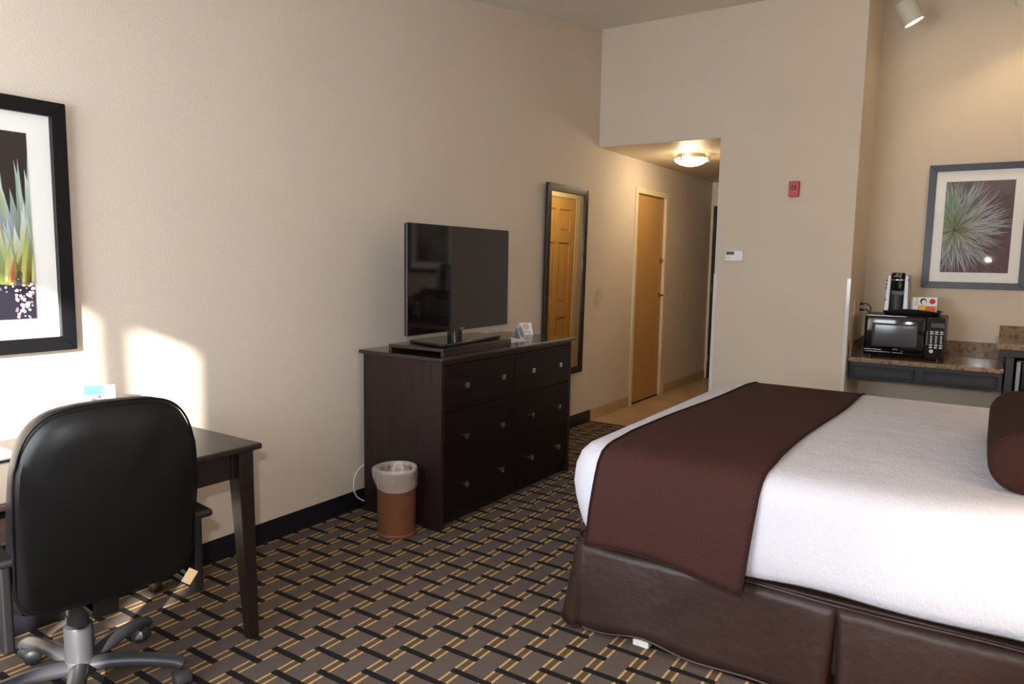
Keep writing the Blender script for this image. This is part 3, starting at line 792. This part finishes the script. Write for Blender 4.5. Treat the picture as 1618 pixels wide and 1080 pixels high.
# card and folder on desk
t3, F3 = tent('tent_card', 'white folded card with a blue band on the desk', (.125, 1.368, .745), 66, .105, .165, .035, M['paper'])
b = MB(); b.box(-.051, .051, .052, .084, 0, .0006, M=F3); b.build('blue_band', M['blue'], t3)
text('lettering', 'Welcome', .019, F3 @ Matrix.Translation((.008, .030, .001)), M['ink'], t3)
b = MB(); b.lathe(F3 @ Vector((.0, .042, .0)), F3.to_3x3() @ Vector((0, 0, 1)), [(.004, 0), (.004, .0008)], 12); b.build('dot', M['redink'], t3)
t = thing('desk_folder', 'white guest folder with a dark edge on the left of the desk', 'folder', (.2, .84, .745))
b = MB(); b.box(.08, .345, .60, 1.02, .7455, .751); b.build('cover', M['blackp'], t, bevel=.002)
b = MB(); b.box(.085, .325, .605, 1.015, .751, .757); b.build('pages', M['paper'], t, bevel=.001)
b = MB(); b.box(.14, .28, .80, .92, .757, .7575); b.build('print', M['redink'], t)

# ------------------------------------------------------------------ office chair
HX, HY = .535, 1.066
RZ = R(172)                               # local +x = sitting direction
t = thing('office_chair', 'black leather office chair seen from behind at the desk', 'office chair', (HX, HY, 0), RZ)
def L2(p): return p
sb = MB()
def backpt(u, v, face):
    """u,v in -1..1 -> local point; face +1 rear (towards camera), -1 front"""
    pass
def superell(nu=64):
    pts = []
    for i in range(nu):
        a = 2 * PI * i / nu; c, s = math.cos(a), math.sin(a)
        n = 4.4 if s > 0 else 9
        x = math.copysign(abs(c) ** (2 / n), c); y = math.copysign(abs(s) ** (2 / n), s)
        pts.append((x, y))
    return pts
OUT = superell(72)
HB, ZB0 = .575, .425
def bk(x, y, d):      # x -1..1 across, y -1..1 up, d depth offset (positive = rear)
    w = .228 + .010 * math.cos((y + .1) * 1.4) - (.014 * max(0, y) ** 2)
    z = ZB0 + HB * (y + 1) / 2
    lean = .075 * (y + 1) / 2 + .016 * math.sin((y + 1) * PI / 2 * 1.15)
    wrap = .030 * x * x                      # sides curve forward
    d = d * (1 + .45 * (1 - y) / 2) if d < -.02 else d
    return Vector((-(.335 + lean + d) + wrap, x * w, z + (-.012 * x * x if y > .5 else 0)))
rear = []
prof = [(0.0, .012), (.35, .012), (.7, .010), (.88, .005), (.96, -.003), (1.0, -.018), (1.005, -.040), (1.0, -.066), (.955, -.088), (.85, -.098), (.6, -.105), (.3, -.107), (0, -.107)]
rings = []
for sc, d in prof:
    if sc == 0: continue
    rings.append([sb.bm.verts.new(bk(x * sc, y * sc, d + (.004 * noise.noise(Vector((x * sc * 3, y * sc * 2, 1))) if d > 0 else .008 * math.sin(y * sc * 5)))) for x, y in OUT])
for A, B in zip(rings, rings[1:]):
    for i in range(len(A)): sb.bm.faces.new([A[i], A[(i + 1) % len(A)], B[(i + 1) % len(A)], B[i]])
for rg, d, fl_ in ((rings[0], .012, True), (rings[-1], -.107, False)):
    c = sb.bm.verts.new(bk(0, 0, d))
    for i in range(len(rg)): sb.bm.faces.new([rg[i], rg[(i + 1) % len(rg)], c] if not fl_ else [rg[(i + 1) % len(rg)], rg[i], c])
back = sb.build('backrest', M['leather'], t, smooth=True, local=True)
for p in back.data.polygons: p.use_smooth = True
b = MB(); b.tube([bk(x * 1.004, y * 1.004, -.012) for x, y in OUT + [OUT[0]]], .0035, 6); b.build('seam', M['leather'], back, smooth=True, local=True)
# seat cushion
b = MB()
def seatring(sc, z, OUT=OUT): return [b.bm.verts.new((.02 + x * .245 * sc, y * .225 * sc, z - .03 + .012 * math.cos(x * 1.5))) for x, y in OUT]
b.loft([seatring(.9, .40), seatring(.98, .41), seatring(1, .435), seatring(.99, .465), seatring(.93, .482), seatring(.7, .488), seatring(.3, .486)])
b.build('seat', M['leather'], t, smooth=True, local=True)
b = MB(); b.box(-.11, .13, -.09, .09, .335, .372); b.box(-.25, -.08, -.035, .035, .342, .362); b.box(-.262, -.25, -.035, .035, .342, .56)
b.build('mechanism', M['blackp'], t, bevel=.006, local=True)
# arms: flat loops with a wide pad
for s in (-1, 1):
    def ab(x0, x1, a0, a1, z0, z1): b.box(x0, x1, *sorted((s * a0, s * a1)), z0, z1)
    b = MB(); ab(-.315, -.255, .240, .268, .36, .59); ab(-.06, .0, .240, .268, .36, .59); ab(-.315, .0, .240, .268, .345, .375)
    b.build('arm_frame', M['blackp'], t, bevel=.009, local=True)
    b = MB(); ab(-.06, .0, .10, .245, .347, .372); b.build('arm_bracket', M['blackp'], t, bevel=.004, local=True)
    b = MB(); ab(-.325, .03, .228, .300, .584, .608)
    b.build('armrest', M['blackp'], t, bevel=.011, seg=4, local=True)
# column and base
b = MB(); b.lathe((0, 0, 0), (0, 0, 1), [(.038, .07), (.042, .075), (.042, .215), (.040, .222), (.036, .223), (.032, .224), (.031, .29), (.026, .291), (.026, .345)], 28); b.build('gas_column', M['starp'], t, smooth=True, local=True)
b = MB(); b.lathe((0, 0, 0), (0, 0, 1), [(.040, .055), (.05, .065), (.05, .095), (.040, .115), (.03, .12)], 28)
hub = b.build('base_hub', M['starp'], t, smooth=True, local=True)
for i, aw in enumerate((41, 113, 186, 258, 330)):
    a = R(aw) - RZ; d = Vector((math.cos(a), math.sin(a), 0))
    b = MB(); b.tube(spl([d * .03 + Vector((0, 0, .085)), d * .11 + Vector((0, 0, .094)), d * .20 + Vector((0, 0, .092)), d * .28 + Vector((0, 0, .082)), d * .315 + Vector((0, 0, .068))], 5), lambda q: (.030 - .007 * q, .024 - .006 * q), 14)
    lg = b.build('base_leg', M['starp'], t, smooth=True, local=True)
    b = MB(); n = Vector((-d.y, d.x, 0)); ca = R(aw * 3 + 50); dd = Vector((math.cos(ca), math.sin(ca), 0)); nn = Vector((-dd.y, dd.x, 0))
    p = d * .305
    q = p + dd * .018
    b.cyl(p + Vector((0, 0, .045)), p + Vector((0, 0, .075)), .008, n=10)
    for s in (-1, 1): b.lathe(q + nn * s * .006 + Vector((0, 0, .026)), nn * s, [(.02, 0), (.026, .001), (.026, .016), (.02, .021), (.002, .022)], 22)
    b.tube([q + Vector((0, 0, .026)) + Vector((dd.x * .03 * math.cos(w_ * PI / 8), dd.y * .03 * math.cos(w_ * PI / 8), .03 * math.sin(w_ * PI / 8))) for w_ in range(0, 9)], (.004, .016) if False else (lambda z_: (.024, .003)), 8)
    b.build('caster', M['darkgrey'], lg, smooth=True, local=True)
# fabric tag under the backrest
b = MB(); b.box(-.001, .001, -.016, .016, -.022, .022, M=Matrix.Translation((-.352, -.205, .425)) @ Matrix.Rotation(R(38), 4, 'X')); b.build('fabric_tag', M['tagm'], back, local=True)

# ------------------------------------------------------------------ bed
BX0, BX1, BY0, BY1 = 1.615, 3.66, 2.375, 4.30
def rrect(x0, x1, y0, y1, r, n=10, step=.05):
    """perimeter of a rounded rectangle, list of (pt, normal, arclength)"""
    out = []
    def seg(a, b_, nrm):
        L_ = (b_ - a).length; k = max(1, int(L_ / step))
        for i in range(k): out.append((a.lerp(b_, i / k), nrm))
    def arc(c, a0):
        for i in range(n): 
            a = a0 + PI / 2 * i / n; d = Vector((math.cos(a), math.sin(a))); out.append((c + d * r, d))
    V = lambda x, y: Vector((x, y))
    seg(V(x0 + r, y0), V(x1 - r, y0), V(0, -1)); arc(V(x1 - r, y0 + r), -PI / 2)
    seg(V(x1, y0 + r), V(x1, y1 - r), V(1, 0)); arc(V(x1 - r, y1 - r), 0)
    seg(V(x1 - r, y1), V(x0 + r, y1), V(0, 1)); arc(V(x0 + r, y1 - r), PI / 2)
    seg(V(x0, y1 - r), V(x0, y0 + r), V(-1, 0)); arc(V(x0 + r, y0 + r), PI)
    return out
t = thing('bed', 'king bed base with brown faux leather skirt on white feet', 'bed', (2.63, 3.33, 0))
# box spring top
per = rrect(BX0 + .01, BX1, BY0 + .01, BY1 - .01, .06)
b = MB(); b.loft([[b.bm.verts.new((p.x, p.y, z)) for p, n in per] for z in (.10, .352)]); b.build('box_base', M['brownleather'], t, bevel=.01)
# upper piping
b = MB(); b.tube([(p.x + n.x * .008, p.y + n.y * .008, .340 + .004 * math.sin(p.x * 9)) for p, n in per + [per[0]]], .006, 8); b.build('piping', M['brownleather'], t, smooth=True)
# skirt panels with pleat
pleat = 2.56
per = rrect(BX0, BX1, BY0, BY1, .07, 12, .007)
b = MB(); R_ = []
zs_ = [.338, .30, .25, .19, .13, .07, .035]
for k, z in enumerate(zs_):
    q = k / (len(zs_) - 1); ring = []
    for p, n in per:
        near = n.y < -.5; o = .004 + .030 * q
        zz = z
        if near:
            o += .012 * q * math.sin(p.x * 7.0 + 1) + .01 * q * noise.noise(Vector((p.x * 4, q, 0)))
            dpl = abs(p.x - pleat)
            o -= (.006 + .06 * q) * math.exp(-(dpl / (.005 + .010 * q)) ** 2) - .012 * q * math.exp(-((dpl - .04) / .03) ** 2)
            if k == len(zs_) - 1: zz = .012 + .045 * math.exp(-((p.x - 1.93) / .13) ** 2) + .008 * math.sin(p.x * 9)
            elif k == len(zs_) - 2: zz = .05 + .03 * math.exp(-((p.x - 1.95) / .16) ** 2)
        else:
            if k == len(zs_) - 1: zz = .015
        if n.x < -.2 and n.y < -.2: o += .028 * q
        ring.append(b.bm.verts.new((p.x + n.x * o, p.y + n.y * o, zz)))
    R_.append(ring)
b.loft(R_, caps=False)
sk = b.build('skirt', M['brownleather'], t, smooth=True, solid=.004, fix=True)
b = MB(); b.tube([(v[0], v[1], v[2]) for v in [tuple(wm(t) @ vv.co) for vv in list(sk.data.vertices)[-len(per):]]], .0045, 6); b.build('hem', M['brownleather'], sk, smooth=True)
for x, y in ((1.915, 2.375), (3.4, 2.45), (1.9, 4.22), (3.4, 4.22)):
    b = MB(); b.box(x - .032, x + .032, y - .02, y + .03, 0, .1); b.build('foot', M['white'], t, bevel=.006)
per = rrect(BX0 + .05, BX1 - .01, BY0 + .07, BY1 - .07, .10)
b = MB(); b.loft([[b.bm.verts.new((p.x, p.y, z)) for p, n in per] for z in (.354, .66)]); b.build('mattress', M['white'], t, bevel=.03)
# headboard
boxo('headboard', (3.685, 3.745, 2.25, 4.42, .1, 1.25), M['espresso_y'], t, bevel=.012)

# coverlet
PROF = [(-.16, .722), (-.11, .7205), (-.06, .713), (-.02, .697), (.006, .668), (.018, .62), (.028, .56), (.034, .50), (.036, .45), (.034, .41), (.026, .385), (.010, .372)]
def profpt(k): 
    k = max(0, min(len(PROF) - 1, k)); i = int(k); f = k - i
    if i >= len(PROF) - 1: return PROF[-1]
    return (PROF[i][0] * (1 - f) + PROF[i + 1][0] * f, PROF[i][1] * (1 - f) + PROF[i + 1][1] * f)
CX0, CX1, CY0, CY1 = 1.602, 3.66, 2.355, 4.31
per = rrect(CX0, CX1, CY0, CY1, .16, 14, .03)
b = MB(); R_ = []
for k in range(len(PROF)):
    o, z = PROF[k]; ring = []
    for p, n in per:
        q = k / (len(PROF) - 1)
        rz_ = .35 if (n.y < -.5 and p.x < 2.35) else 1
        w_ = rz_ * noise.noise(Vector((p.x * 2.2, p.y * 2.2, q * 1.5))) * .016 * max(0, q - .25)
        foot = max(0, -n.x) * (.018 * math.exp(-((z - .60) / .07) ** 2) - .050 * max(0, (.52 - z) / .15))
        ring.append(b.bm.verts.new((p.x + n.x * (o + w_ + foot), p.y + n.y * (o + w_ + foot), z + (noise.noise(Vector((p.x * 3, p.y * 3, 9))) * .010 if k > 8 else 0) + (.018 * max(0, (p.x - 2.2)) if k > 7 and n.y < -.5 else 0) )))
    R_.append(ring)
b.loft(R_, caps=False)
ctr = [b.bm.verts.new(((CX0 + CX1) / 2 + (v.co.x - (CX0 + CX1) / 2) * .5, (CY0 + CY1) / 2 + (v.co.y - (CY0 + CY1) / 2) * .5, .726)) for v in R_[0]]
for i in range(len(ctr)): b.bm.faces.new([R_[0][i], R_[0][(i + 1) % len(ctr)], ctr[(i + 1) % len(ctr)], ctr[i]])
b.bm.faces.new(ctr)
o = b.build('coverlet', M['coverlet'], smooth=True, solid=.006)
for p in o.data.polygons: p.use_smooth = True
tag(o, 'white textured coverlet spread over the king bed', 'bedspread')

# runner
def runner_x(side, s, v):
    """edge x at arc position; s 0..1 near hem->far hem"""
    pass
path = []      # (y, z) from near hem, over the bed, to far hem
EXT = [(.036, .345), (.036, .325)]
prof_all = PROF[:-3] + [(.038, .42), (.040, .39), (.041, .362)]
near = [(CY0 - o - .006 - .012 * min(1, max(0, (.70 - z) / .2)), z) for o, z in prof_all][::-1]
far = [(CY1 + o + .004, z) for o, z in prof_all]
topn = 16
ya, yb = near[-1][0], far[0][0]
path = near + [(ya + (yb - ya) * i / topn, .7285) for i in range(1, topn)] + [(y, z) for y, z in far]
path = [(y, z + (.006 if z > .69 else 0)) for y, z in path]
# densify
P2 = []
for (a, b_), (c, d) in zip(path, path[1:]):
    L_ = math.hypot(c - a, d - b_); k = max(1, int(L_ / .03))
    for i in range(k): P2.append((a + (c - a) * i / k, b_ + (d - b_) * i / k))
P2.append(path[-1])
al = [0]
for (a, b_), (c, d) in zip(P2, P2[1:]): al.append(al[-1] + math.hypot(c - a, d - b_))
NS = len(P2) - 1; NU = 26
def run(u, v):
    j = min(NS, int(round(v * NS))); y, z = P2[j]; s = al[j]
    side = max(0, 1 - s / .45)
    x0 = 1.730 + .07 * min(1, max(0, (s - .45) / 1.9)) - .02 * side + .006 * math.sin(s * 5)
    x1 = 2.315 + .05 * min(1, max(0, (s - .45) / 1.9)) - .04 * side + .010 * math.sin(s * 4 + 1)
    x = x0 + (x1 - x0) * u
    if side > .0 and y < CY0 + .05:
        z -= (.036 * u ** 2 - .026 * math.sin(u * PI) * (1 - u)) * side
        y -= .006 * math.sin(u * 7 + 1) * side + .006 * u
        # rounded foot corner pulls the strip in
    return (x, y, z)
b = MB(); b.grid(run, NU, NS, uv=lambda u, v: (run(u, v)[0], al[min(NS, int(round(v * NS)))]))
o = b.build('bed_runner', M['weave'], smooth=True, solid=.005, fix=True); tag(o, 'dark brown woven bed runner across the foot of the bed', 'bed runner')
for p in o.data.polygons: p.use_smooth = True
b = MB()
edge = [run(0, i / NS) for i in range(NS + 1)] + [run(i / NU, 1) for i in range(1, NU + 1)] + [run(1, 1 - i / NS) for i in range(1, NS + 1)] + [run(1 - i / NU, 0) for i in range(1, NU + 1)]
b.tube([Vector(p) + Vector((0, -.001, .001)) for p in edge], .0042, 6); b.build('binding', M['brownfabric'], o, smooth=True)

# bolster
bx, by0, by1, bz, br = 3.012, 2.60, 3.55, .822, .094
t = thing('bolster_pillow', 'dark brown cylindrical bolster pillow on the white coverlet', 'pillow', (bx, 3.07, .73))
b = MB(); b.lathe((bx, by0, bz), (0, 1, 0), [(.002, -.012), (.04, -.011), (.075, -.006), (.088, .0), (.094, .01), (.096, .08), (.098, .3), (.096, .6), (.094, .90), (.088, .93), (.05, .95), (.002, .952)], 48)
b.build('cover', M['brownfabric'], t, smooth=True)
b = MB(); b.tube([(bx + .0905 * math.cos(a * PI / 24), by0 + .004, bz + .0905 * math.sin(a * PI / 24)) for a in range(49)], .004, 8); b.build('piping', M['brownfabric'], t, smooth=True)

# bedside tables and lamps either side of the bed head (near lamp is mirrored in the picture glass; far pair is unseen, added as fill light)
for yl, side in ((1.95, 'near the window'), (4.76, 'nearer the counter, added unseen for fill light')):
    t = thing('nightstand', 'dark wood nightstand beside the bed head, ' + side, 'nightstand', (3.48, yl, 0), group='nightstands by the bed')
    b = MB(); b.box(3.24, 3.73, yl - .27, yl + .27, .0, .62); b.build('body', M['espresso'], t, bevel=.003)
    MB().box(3.22, 3.74, yl - .29, yl + .29, .62, .645).build('top', M['espresso_y'], t, bevel=.005)
    boxo('drawer', (3.228, 3.24, yl - .24, yl + .24, .36, .60), M['drawer'], t, bevel=.002)
    t = thing('table_lamp', 'lit table lamp with cream shade on the nightstand ' + side, 'lamp', (3.45, yl, .645), group='bedside lamps')
    b = MB(); b.lathe((3.45, yl, .645), (0, 0, 1), [(.09, 0), (.09, .015), (.03, .03), (.05, .12), (.06, .2), (.025, .3), (.012, .34), (.012, .45)], 32); b.build('lamp_base', M['nickel'], t, smooth=True)
    b = MB(); b.lathe((3.45, yl, 1.03), (0, 0, 1), [(.23, 0), (.12, .30)], 40, caps=False); b.build('lamp_shade', M['lampshade'], t, smooth=True)
    l = bpy.data.lights.new('lamp_bulb', 'POINT'); l.energy = 27; l.color = (1, .93, .84); l.shadow_soft_size = .05
    lo = bpy.data.objects.new('lamp_bulb', l); COL.objects.link(lo); lo.location = (3.45, yl, 1.2)

# ------------------------------------------------------------------ counter
t = thing('countertop', 'brown granite countertop with backsplash under the microwave', 'countertop', (2.52, 6.05, .71))
MB().box(2.045, 2.995, 5.735, YA, .71, .742).build('slab', M['granite'], t, bevel=.004)
MB().box(2.065, 2.995, YA - .02, YA, .742, .858).build('backsplash', M['granite'], t, bevel=.002)
MB().box(2.045, 2.065, 5.745, YA, .742, .858).build('side_splash', M['granite'], t, bevel=.002)
t = thing('counter_apron', 'dark navy drawer unit hung under the granite counter', 'cabinet', (2.52, 6.05, .585))
MB().box(2.05, 2.99, 5.765, YA - .01, .585, .708).build('body', M['navy'], t, bevel=.002)
for x0, x1 in ((2.075, 2.475), (2.535, 2.96)):
    d = boxo('drawer', (x0, x1, 5.752, 5.765, .600, .680), M['navy'], t, bevel=.002)
    b = MB(); b.box(x0, x1, 5.740, 5.752, .600, .612); b.box(x0, x1, 5.740, 5.752, .668, .680); b.box(x0, x0 + .014, 5.740, 5.752, .612, .668); b.box(x1 - .014, x1, 5.740, 5.752, .612, .668)
    b.build('moulding', M['navy'], d, bevel=.003)
t = thing('bar_cabinet', 'dark navy cabinet with raised granite top at the right edge', 'cabinet', (3.35, 6.0, 0))
b = MB(); b.box(3.0, 3.045, 5.745, YA - .004, 0, .872); b.box(3.70, 3.745, 5.745, YA - .004, 0, .872); b.box(3.045, 3.70, 6.30, YA - .004, 0, .872); b.box(2.998, 3.745, 5.73, YA - .004, .825, .872); b.box(2.965, 3.0, 5.73, 5.745, .825, .872)
b.build('body', M['navy'], t, bevel=.002)
MB().box(2.935, 3.745, 5.70, YA - .004, .873, .915).build('granite_top', M['granite'], t, bevel=.006)
MB().box(2.955, 3.745, YA - .022, YA - .004, .915, .992).build('backsplash', M['granite'], t, bevel=.002)
t = thing('mini_refrigerator', 'small refrigerator inside the navy cabinet', 'refrigerator', (3.37, 6.0, 0))
boxo('body', (3.06, 3.685, 5.83, 6.28, .01, .80), M['blackp'], t, bevel=.005)
boxo('door_trim', (3.06, 3.085, 5.80, 5.83, .03, .79), M['steel'], t, bevel=.003)
boxo('door', (3.088, 3.685, 5.79, 5.828, .03, .79), M['gloss'], t, bevel=.01)
boxo('handle', (3.11, 3.15, 5.765, 5.79, .60, .75), M['chrome'], t, bevel=.008)

# microwave
t = thing('microwave', 'black countertop microwave with keypad on the granite counter', 'microwave', (2.39, 6.0, .742))
MX0, MX1, MY, MZ0, MZ1 = 2.128, 2.636, 5.835, .764, 1.056
MB().box(MX0 + .003, MX1, MY + .03, 6.19, MZ0, MZ1).build('body', M['blackp'], t, bevel=.005)
b = MB()
def mwf(u, v):
    x = MX0 + (2.522 - MX0) * u; bul = .016 * math.sin(PI * min(1, u * .9 + .08)) + .012 * math.sin(PI * v) ** .5
    return (x, MY + .022 - bul, MZ0 + (MZ1 - MZ0) * v)
b.grid(mwf, 20, 14)
door = b.build('door', M['gloss'], t, smooth=True, solid=-.02)
b = MB()
def mwg(u, v):
    uu = .13 + .74 * u; vv = .22 + .58 * v
    p = mwf(uu, vv); return (p[0], p[1] - .0045, p[2])
b.grid(mwg, 14, 10); b.build('window', M['mwglass'], door, smooth=True, solid=-.002)
for z, h in ((MZ0 + .035, .005), (MZ0 + .022, .003), (MZ1 - .008, .004)):
    b = MB(); b.box(MX0 + .008, MX0 + .26, MY + .0, MY + .022, z, z + h); b.build('chrome_trim', M['chrome'], door, bevel=.001)
MB().box(2.528, 2.534, MY - .012, MY + .01, .86, .96).build('handle', M['chrome'], door, bevel=.003)
b = MB(); b.box(2.526, MX1, MY + .005, MY + .032, MZ0, MZ1); b.build('control_panel', M['gloss'], t, bevel=.006)
cp = b
b = MB()
for r_ in range(2):
    for c in range(3): b.box(2.548 + c * .030, 2.568 + c * .030, MY + .002, MY + .005, .950 - r_ * .014, .958 - r_ * .014)
for r_ in range(4):
    for c in range(3): b.box(2.552 + c * .030, 2.562 + c * .030, MY + .002, MY + .005, .917 - r_ * .014, .925 - r_ * .014)
for r_ in range(2):
    for c in range(3): b.box(2.548 + c * .030, 2.566 + c * .030, MY + .002, MY + .005, .855 - r_ * .017, .865 - r_ * .017)
b.lathe((2.562, MY + .005, .816), (0, -1, 0), [(.013, 0), (.013, .003)], 20)
b.build('keypad', M['button'], t)
boxo('display', (2.55, 2.63, MY + .003, MY + .006, .985, 1.015), M['blackp'], t)
text('lettering', 'RCA', .016, frameM((2.34, MY - .0135, .812), (1, 0, 0), (0, 0, 1)), M['button'], t)
for x in (2.17, 2.60):
    for y in (5.89, 6.15): MB().cyl((x, y, .742), (x, y, .765), .012, n=14).build('foot', M['blackp'], t, smooth=True)

# tray on the microwave with coffee maker, cups and tea boxes
t = thing('serving_tray', 'black tray with curved rim on top of the microwave', 'tray', (2.42, 5.95, 1.057))
b = MB()
TR0, TR1, TYa, TYb = 2.23, 2.60, 5.85, 6.14
def trr(sc, z, hump=0):
    per_ = [(p + n * (sc - .02), n) for p, n in rrect(TR0, TR1, TYa, TYb, .07, 8, .03)]
    return [b.bm.verts.new((p.x, p.y, z + (hump * math.cos(max(-1, min(1, (p.x - (TR0 + TR1) / 2) / .19)) * PI / 2) if n.y < -.3 else hump * .3))) for p, n in per_]
b.loft([trr(-.01, 1.057), trr(.0, 1.0575), trr(.018, 1.072, .018), trr(.02, 1.083, .022), trr(.012, 1.083, .022), trr(-.004, 1.063), trr(-.03, 1.062)])
b.build('tray_body', M['blackp'], t, smooth=True)

t = thing('coffee_maker', 'silver and black single cup coffee maker on the black tray', 'coffee maker', (2.312, 6.0, 1.063))
z0 = 1.064
b = MB()
for s in (-1, 1):
    xs = 2.314 + s * .066
    b.prism([(xs - .018 - s * .004, 5.90, z0 + .012), (xs + .018 - s * .004, 5.90, z0 + .012), (xs + .014 - s * .010, 5.915, z0 + .28), (xs - .012 - s * .010, 5.915, z0 + .28)], (0, .17, 0))
b.build('side_panel', M['silver'], t, bevel=.006)
b = MB(); b.box(2.262, 2.366, 5.96, 6.08, z0, z0 + .27)
b.build('body', M['blackp'], t, bevel=.01)
b = MB(); b.lathe((2.314, 5.945, z0 + .165), (0, 0, 1), [(.02, 0), (.038, .006), (.044, .03), (.044, .085), (.046, .09), (.046, .125), (.04, .132), (.002, .135)], 32)
b.build('brew_head', M['gloss'], t, smooth=True)
b = MB(); b.tube([(2.314 - .0475 * math.cos(a * PI / 12), 5.945 - .0475 * math.sin(a * PI / 12), z0 + .245) for a in range(13)], lambda q: (.003, .005), 8); b.build('handle_ring', M['chrome'], t, smooth=True)
b = MB(); b.lathe((2.314, 5.925, z0 + .016), (0, 0, 1), [(.03, 0), (.036, .004), (.040, .12), (.038, .122), (.030, .01)], 28); b.build('travel_mug', M['darkgrey'], t, smooth=True)
b = MB(); b.lathe((2.314, 5.925, z0), (0, 0, 1), [(.052, 0), (.052, .014), (.046, .016)], 28); b.build('drip_tray', M['blackp'], t, smooth=True)
for z in (.24, .21, .185, .10):
    b = MB(); b.lathe((2.244, 5.9135 - (.28 - z) * .055, z0 + z), (0, -1, 0), [(.0055, 0), (.0055, .002)], 12); b.build('button', M['ink'], t)
b = MB(); b.lathe((2.382, 5.9135, z0 + .245), (0, -1, 0), [(.0055, 0), (.0055, .002)], 12)
b.build('button', M['ink'], t)
text('lettering', 'KEURIG', .014, frameM((2.314, 5.898, z0 + .272), (1, 0, 0), (0, 0, 1)), M['button'], t)

z0 = 1.063
t = thing('condiment_box', 'white box with round emblems behind the tray rim', 'box', (2.512, 6.03, z0))
boxo('carton', (2.444, 2.567, 6.0, 6.07, z0, z0 + .125), M['paper'], t, bevel=.001)
b = MB()
b.lathe((2.48, 6.0, z0 + .096), (0, -1, 0), [(.021, 0), (.021, .0008)], 20, m=M['ink']); b.lathe((2.484, 5.999, z0 + .091), (0, -1, 0), [(.014, 0), (.014, .0008)], 20, m=M['paper'])
b.lathe((2.537, 6.0, z0 + .096), (0, -1, 0), [(.019, 0), (.019, .0008)], 20, m=M['redink'])
b.build('emblem', M['ink'], t)
t = thing('packet_holder', 'clear holder of yellow and orange sachets on the tray', 'holder', (2.502, 5.93, z0))
boxo('holder', (2.417, 2.57, 5.90, 5.975, z0, z0 + .012), M['paper'], t, bevel=.002)
boxo('sachet', (2.425, 2.458, 5.905, 5.935, z0 + .012, z0 + .066), M['paper'], t, bevel=.002)
boxo('sachet', (2.46, 2.505, 5.905, 5.935, z0 + .012, z0 + .068), M['yellow'], t, bevel=.002)
boxo('sachet', (2.507, 2.558, 5.905, 5.935, z0 + .012, z0 + .064), M['orange'], t, bevel=.002)
t = thing('paper_cup', 'white paper cup upside down between coffee maker and box', 'cup', (2.422, 6.03, z0))
MB().lathe((2.42, 6.035, z0), (0, 0, 1), [(.030, 0), (.030, .003), (.024, .12), (.023, .122), (.002, .122)], 28).build('cup_body', M['white'], t, smooth=True)

# outlets and cords
for i, (y, lab) in enumerate(((5.90, 'ivory wall switch plate nearer the wall corner guard'), (6.10, 'ivory outlet plate with two black plugs beside the microwave'))):
    t = thing('outlet_plate', lab, 'outlet', (2.04, y, 1.09), group='ivory wall plates')
    boxo('plate', (2.04, 2.046, y - .036, y + .036, 1.035, 1.15), M['ivory'], t, bevel=.002)
    for z in (1.07, 1.115): boxo('socket', (2.046, 2.049, y - .016, y + .016, z - .013, z + .013), M['ivory'], t, bevel=.002)
for z, lab, yy, xe in ((1.118, 'upper black power cord plugged in beside the microwave', 6.10, 2.115), (1.072, 'lower black power cord plugged in beside the microwave', 6.10, 2.108)):
    t = thing('power_cable', lab, 'cord', (2.05, yy, z), group='black power cords')
    MB().cyl((2.050, yy, z), (2.078, yy, z), .011, .008, n=14).build('plug', M['blackp'], t, smooth=True)
    MB().tube(spl([(2.076, yy, z), (2.095, yy + .005, z + .002), (xe + .004, yy + .03, z - .02), (xe + .004, yy + .06, z - .06), (xe - .006, yy + .12, .98), (xe, yy + .16, .86), (xe + .02, yy + .17, .78), (xe + .05, yy + .12, .765)]), .004, 8).build('cable', M['blackp'], t, smooth=True)
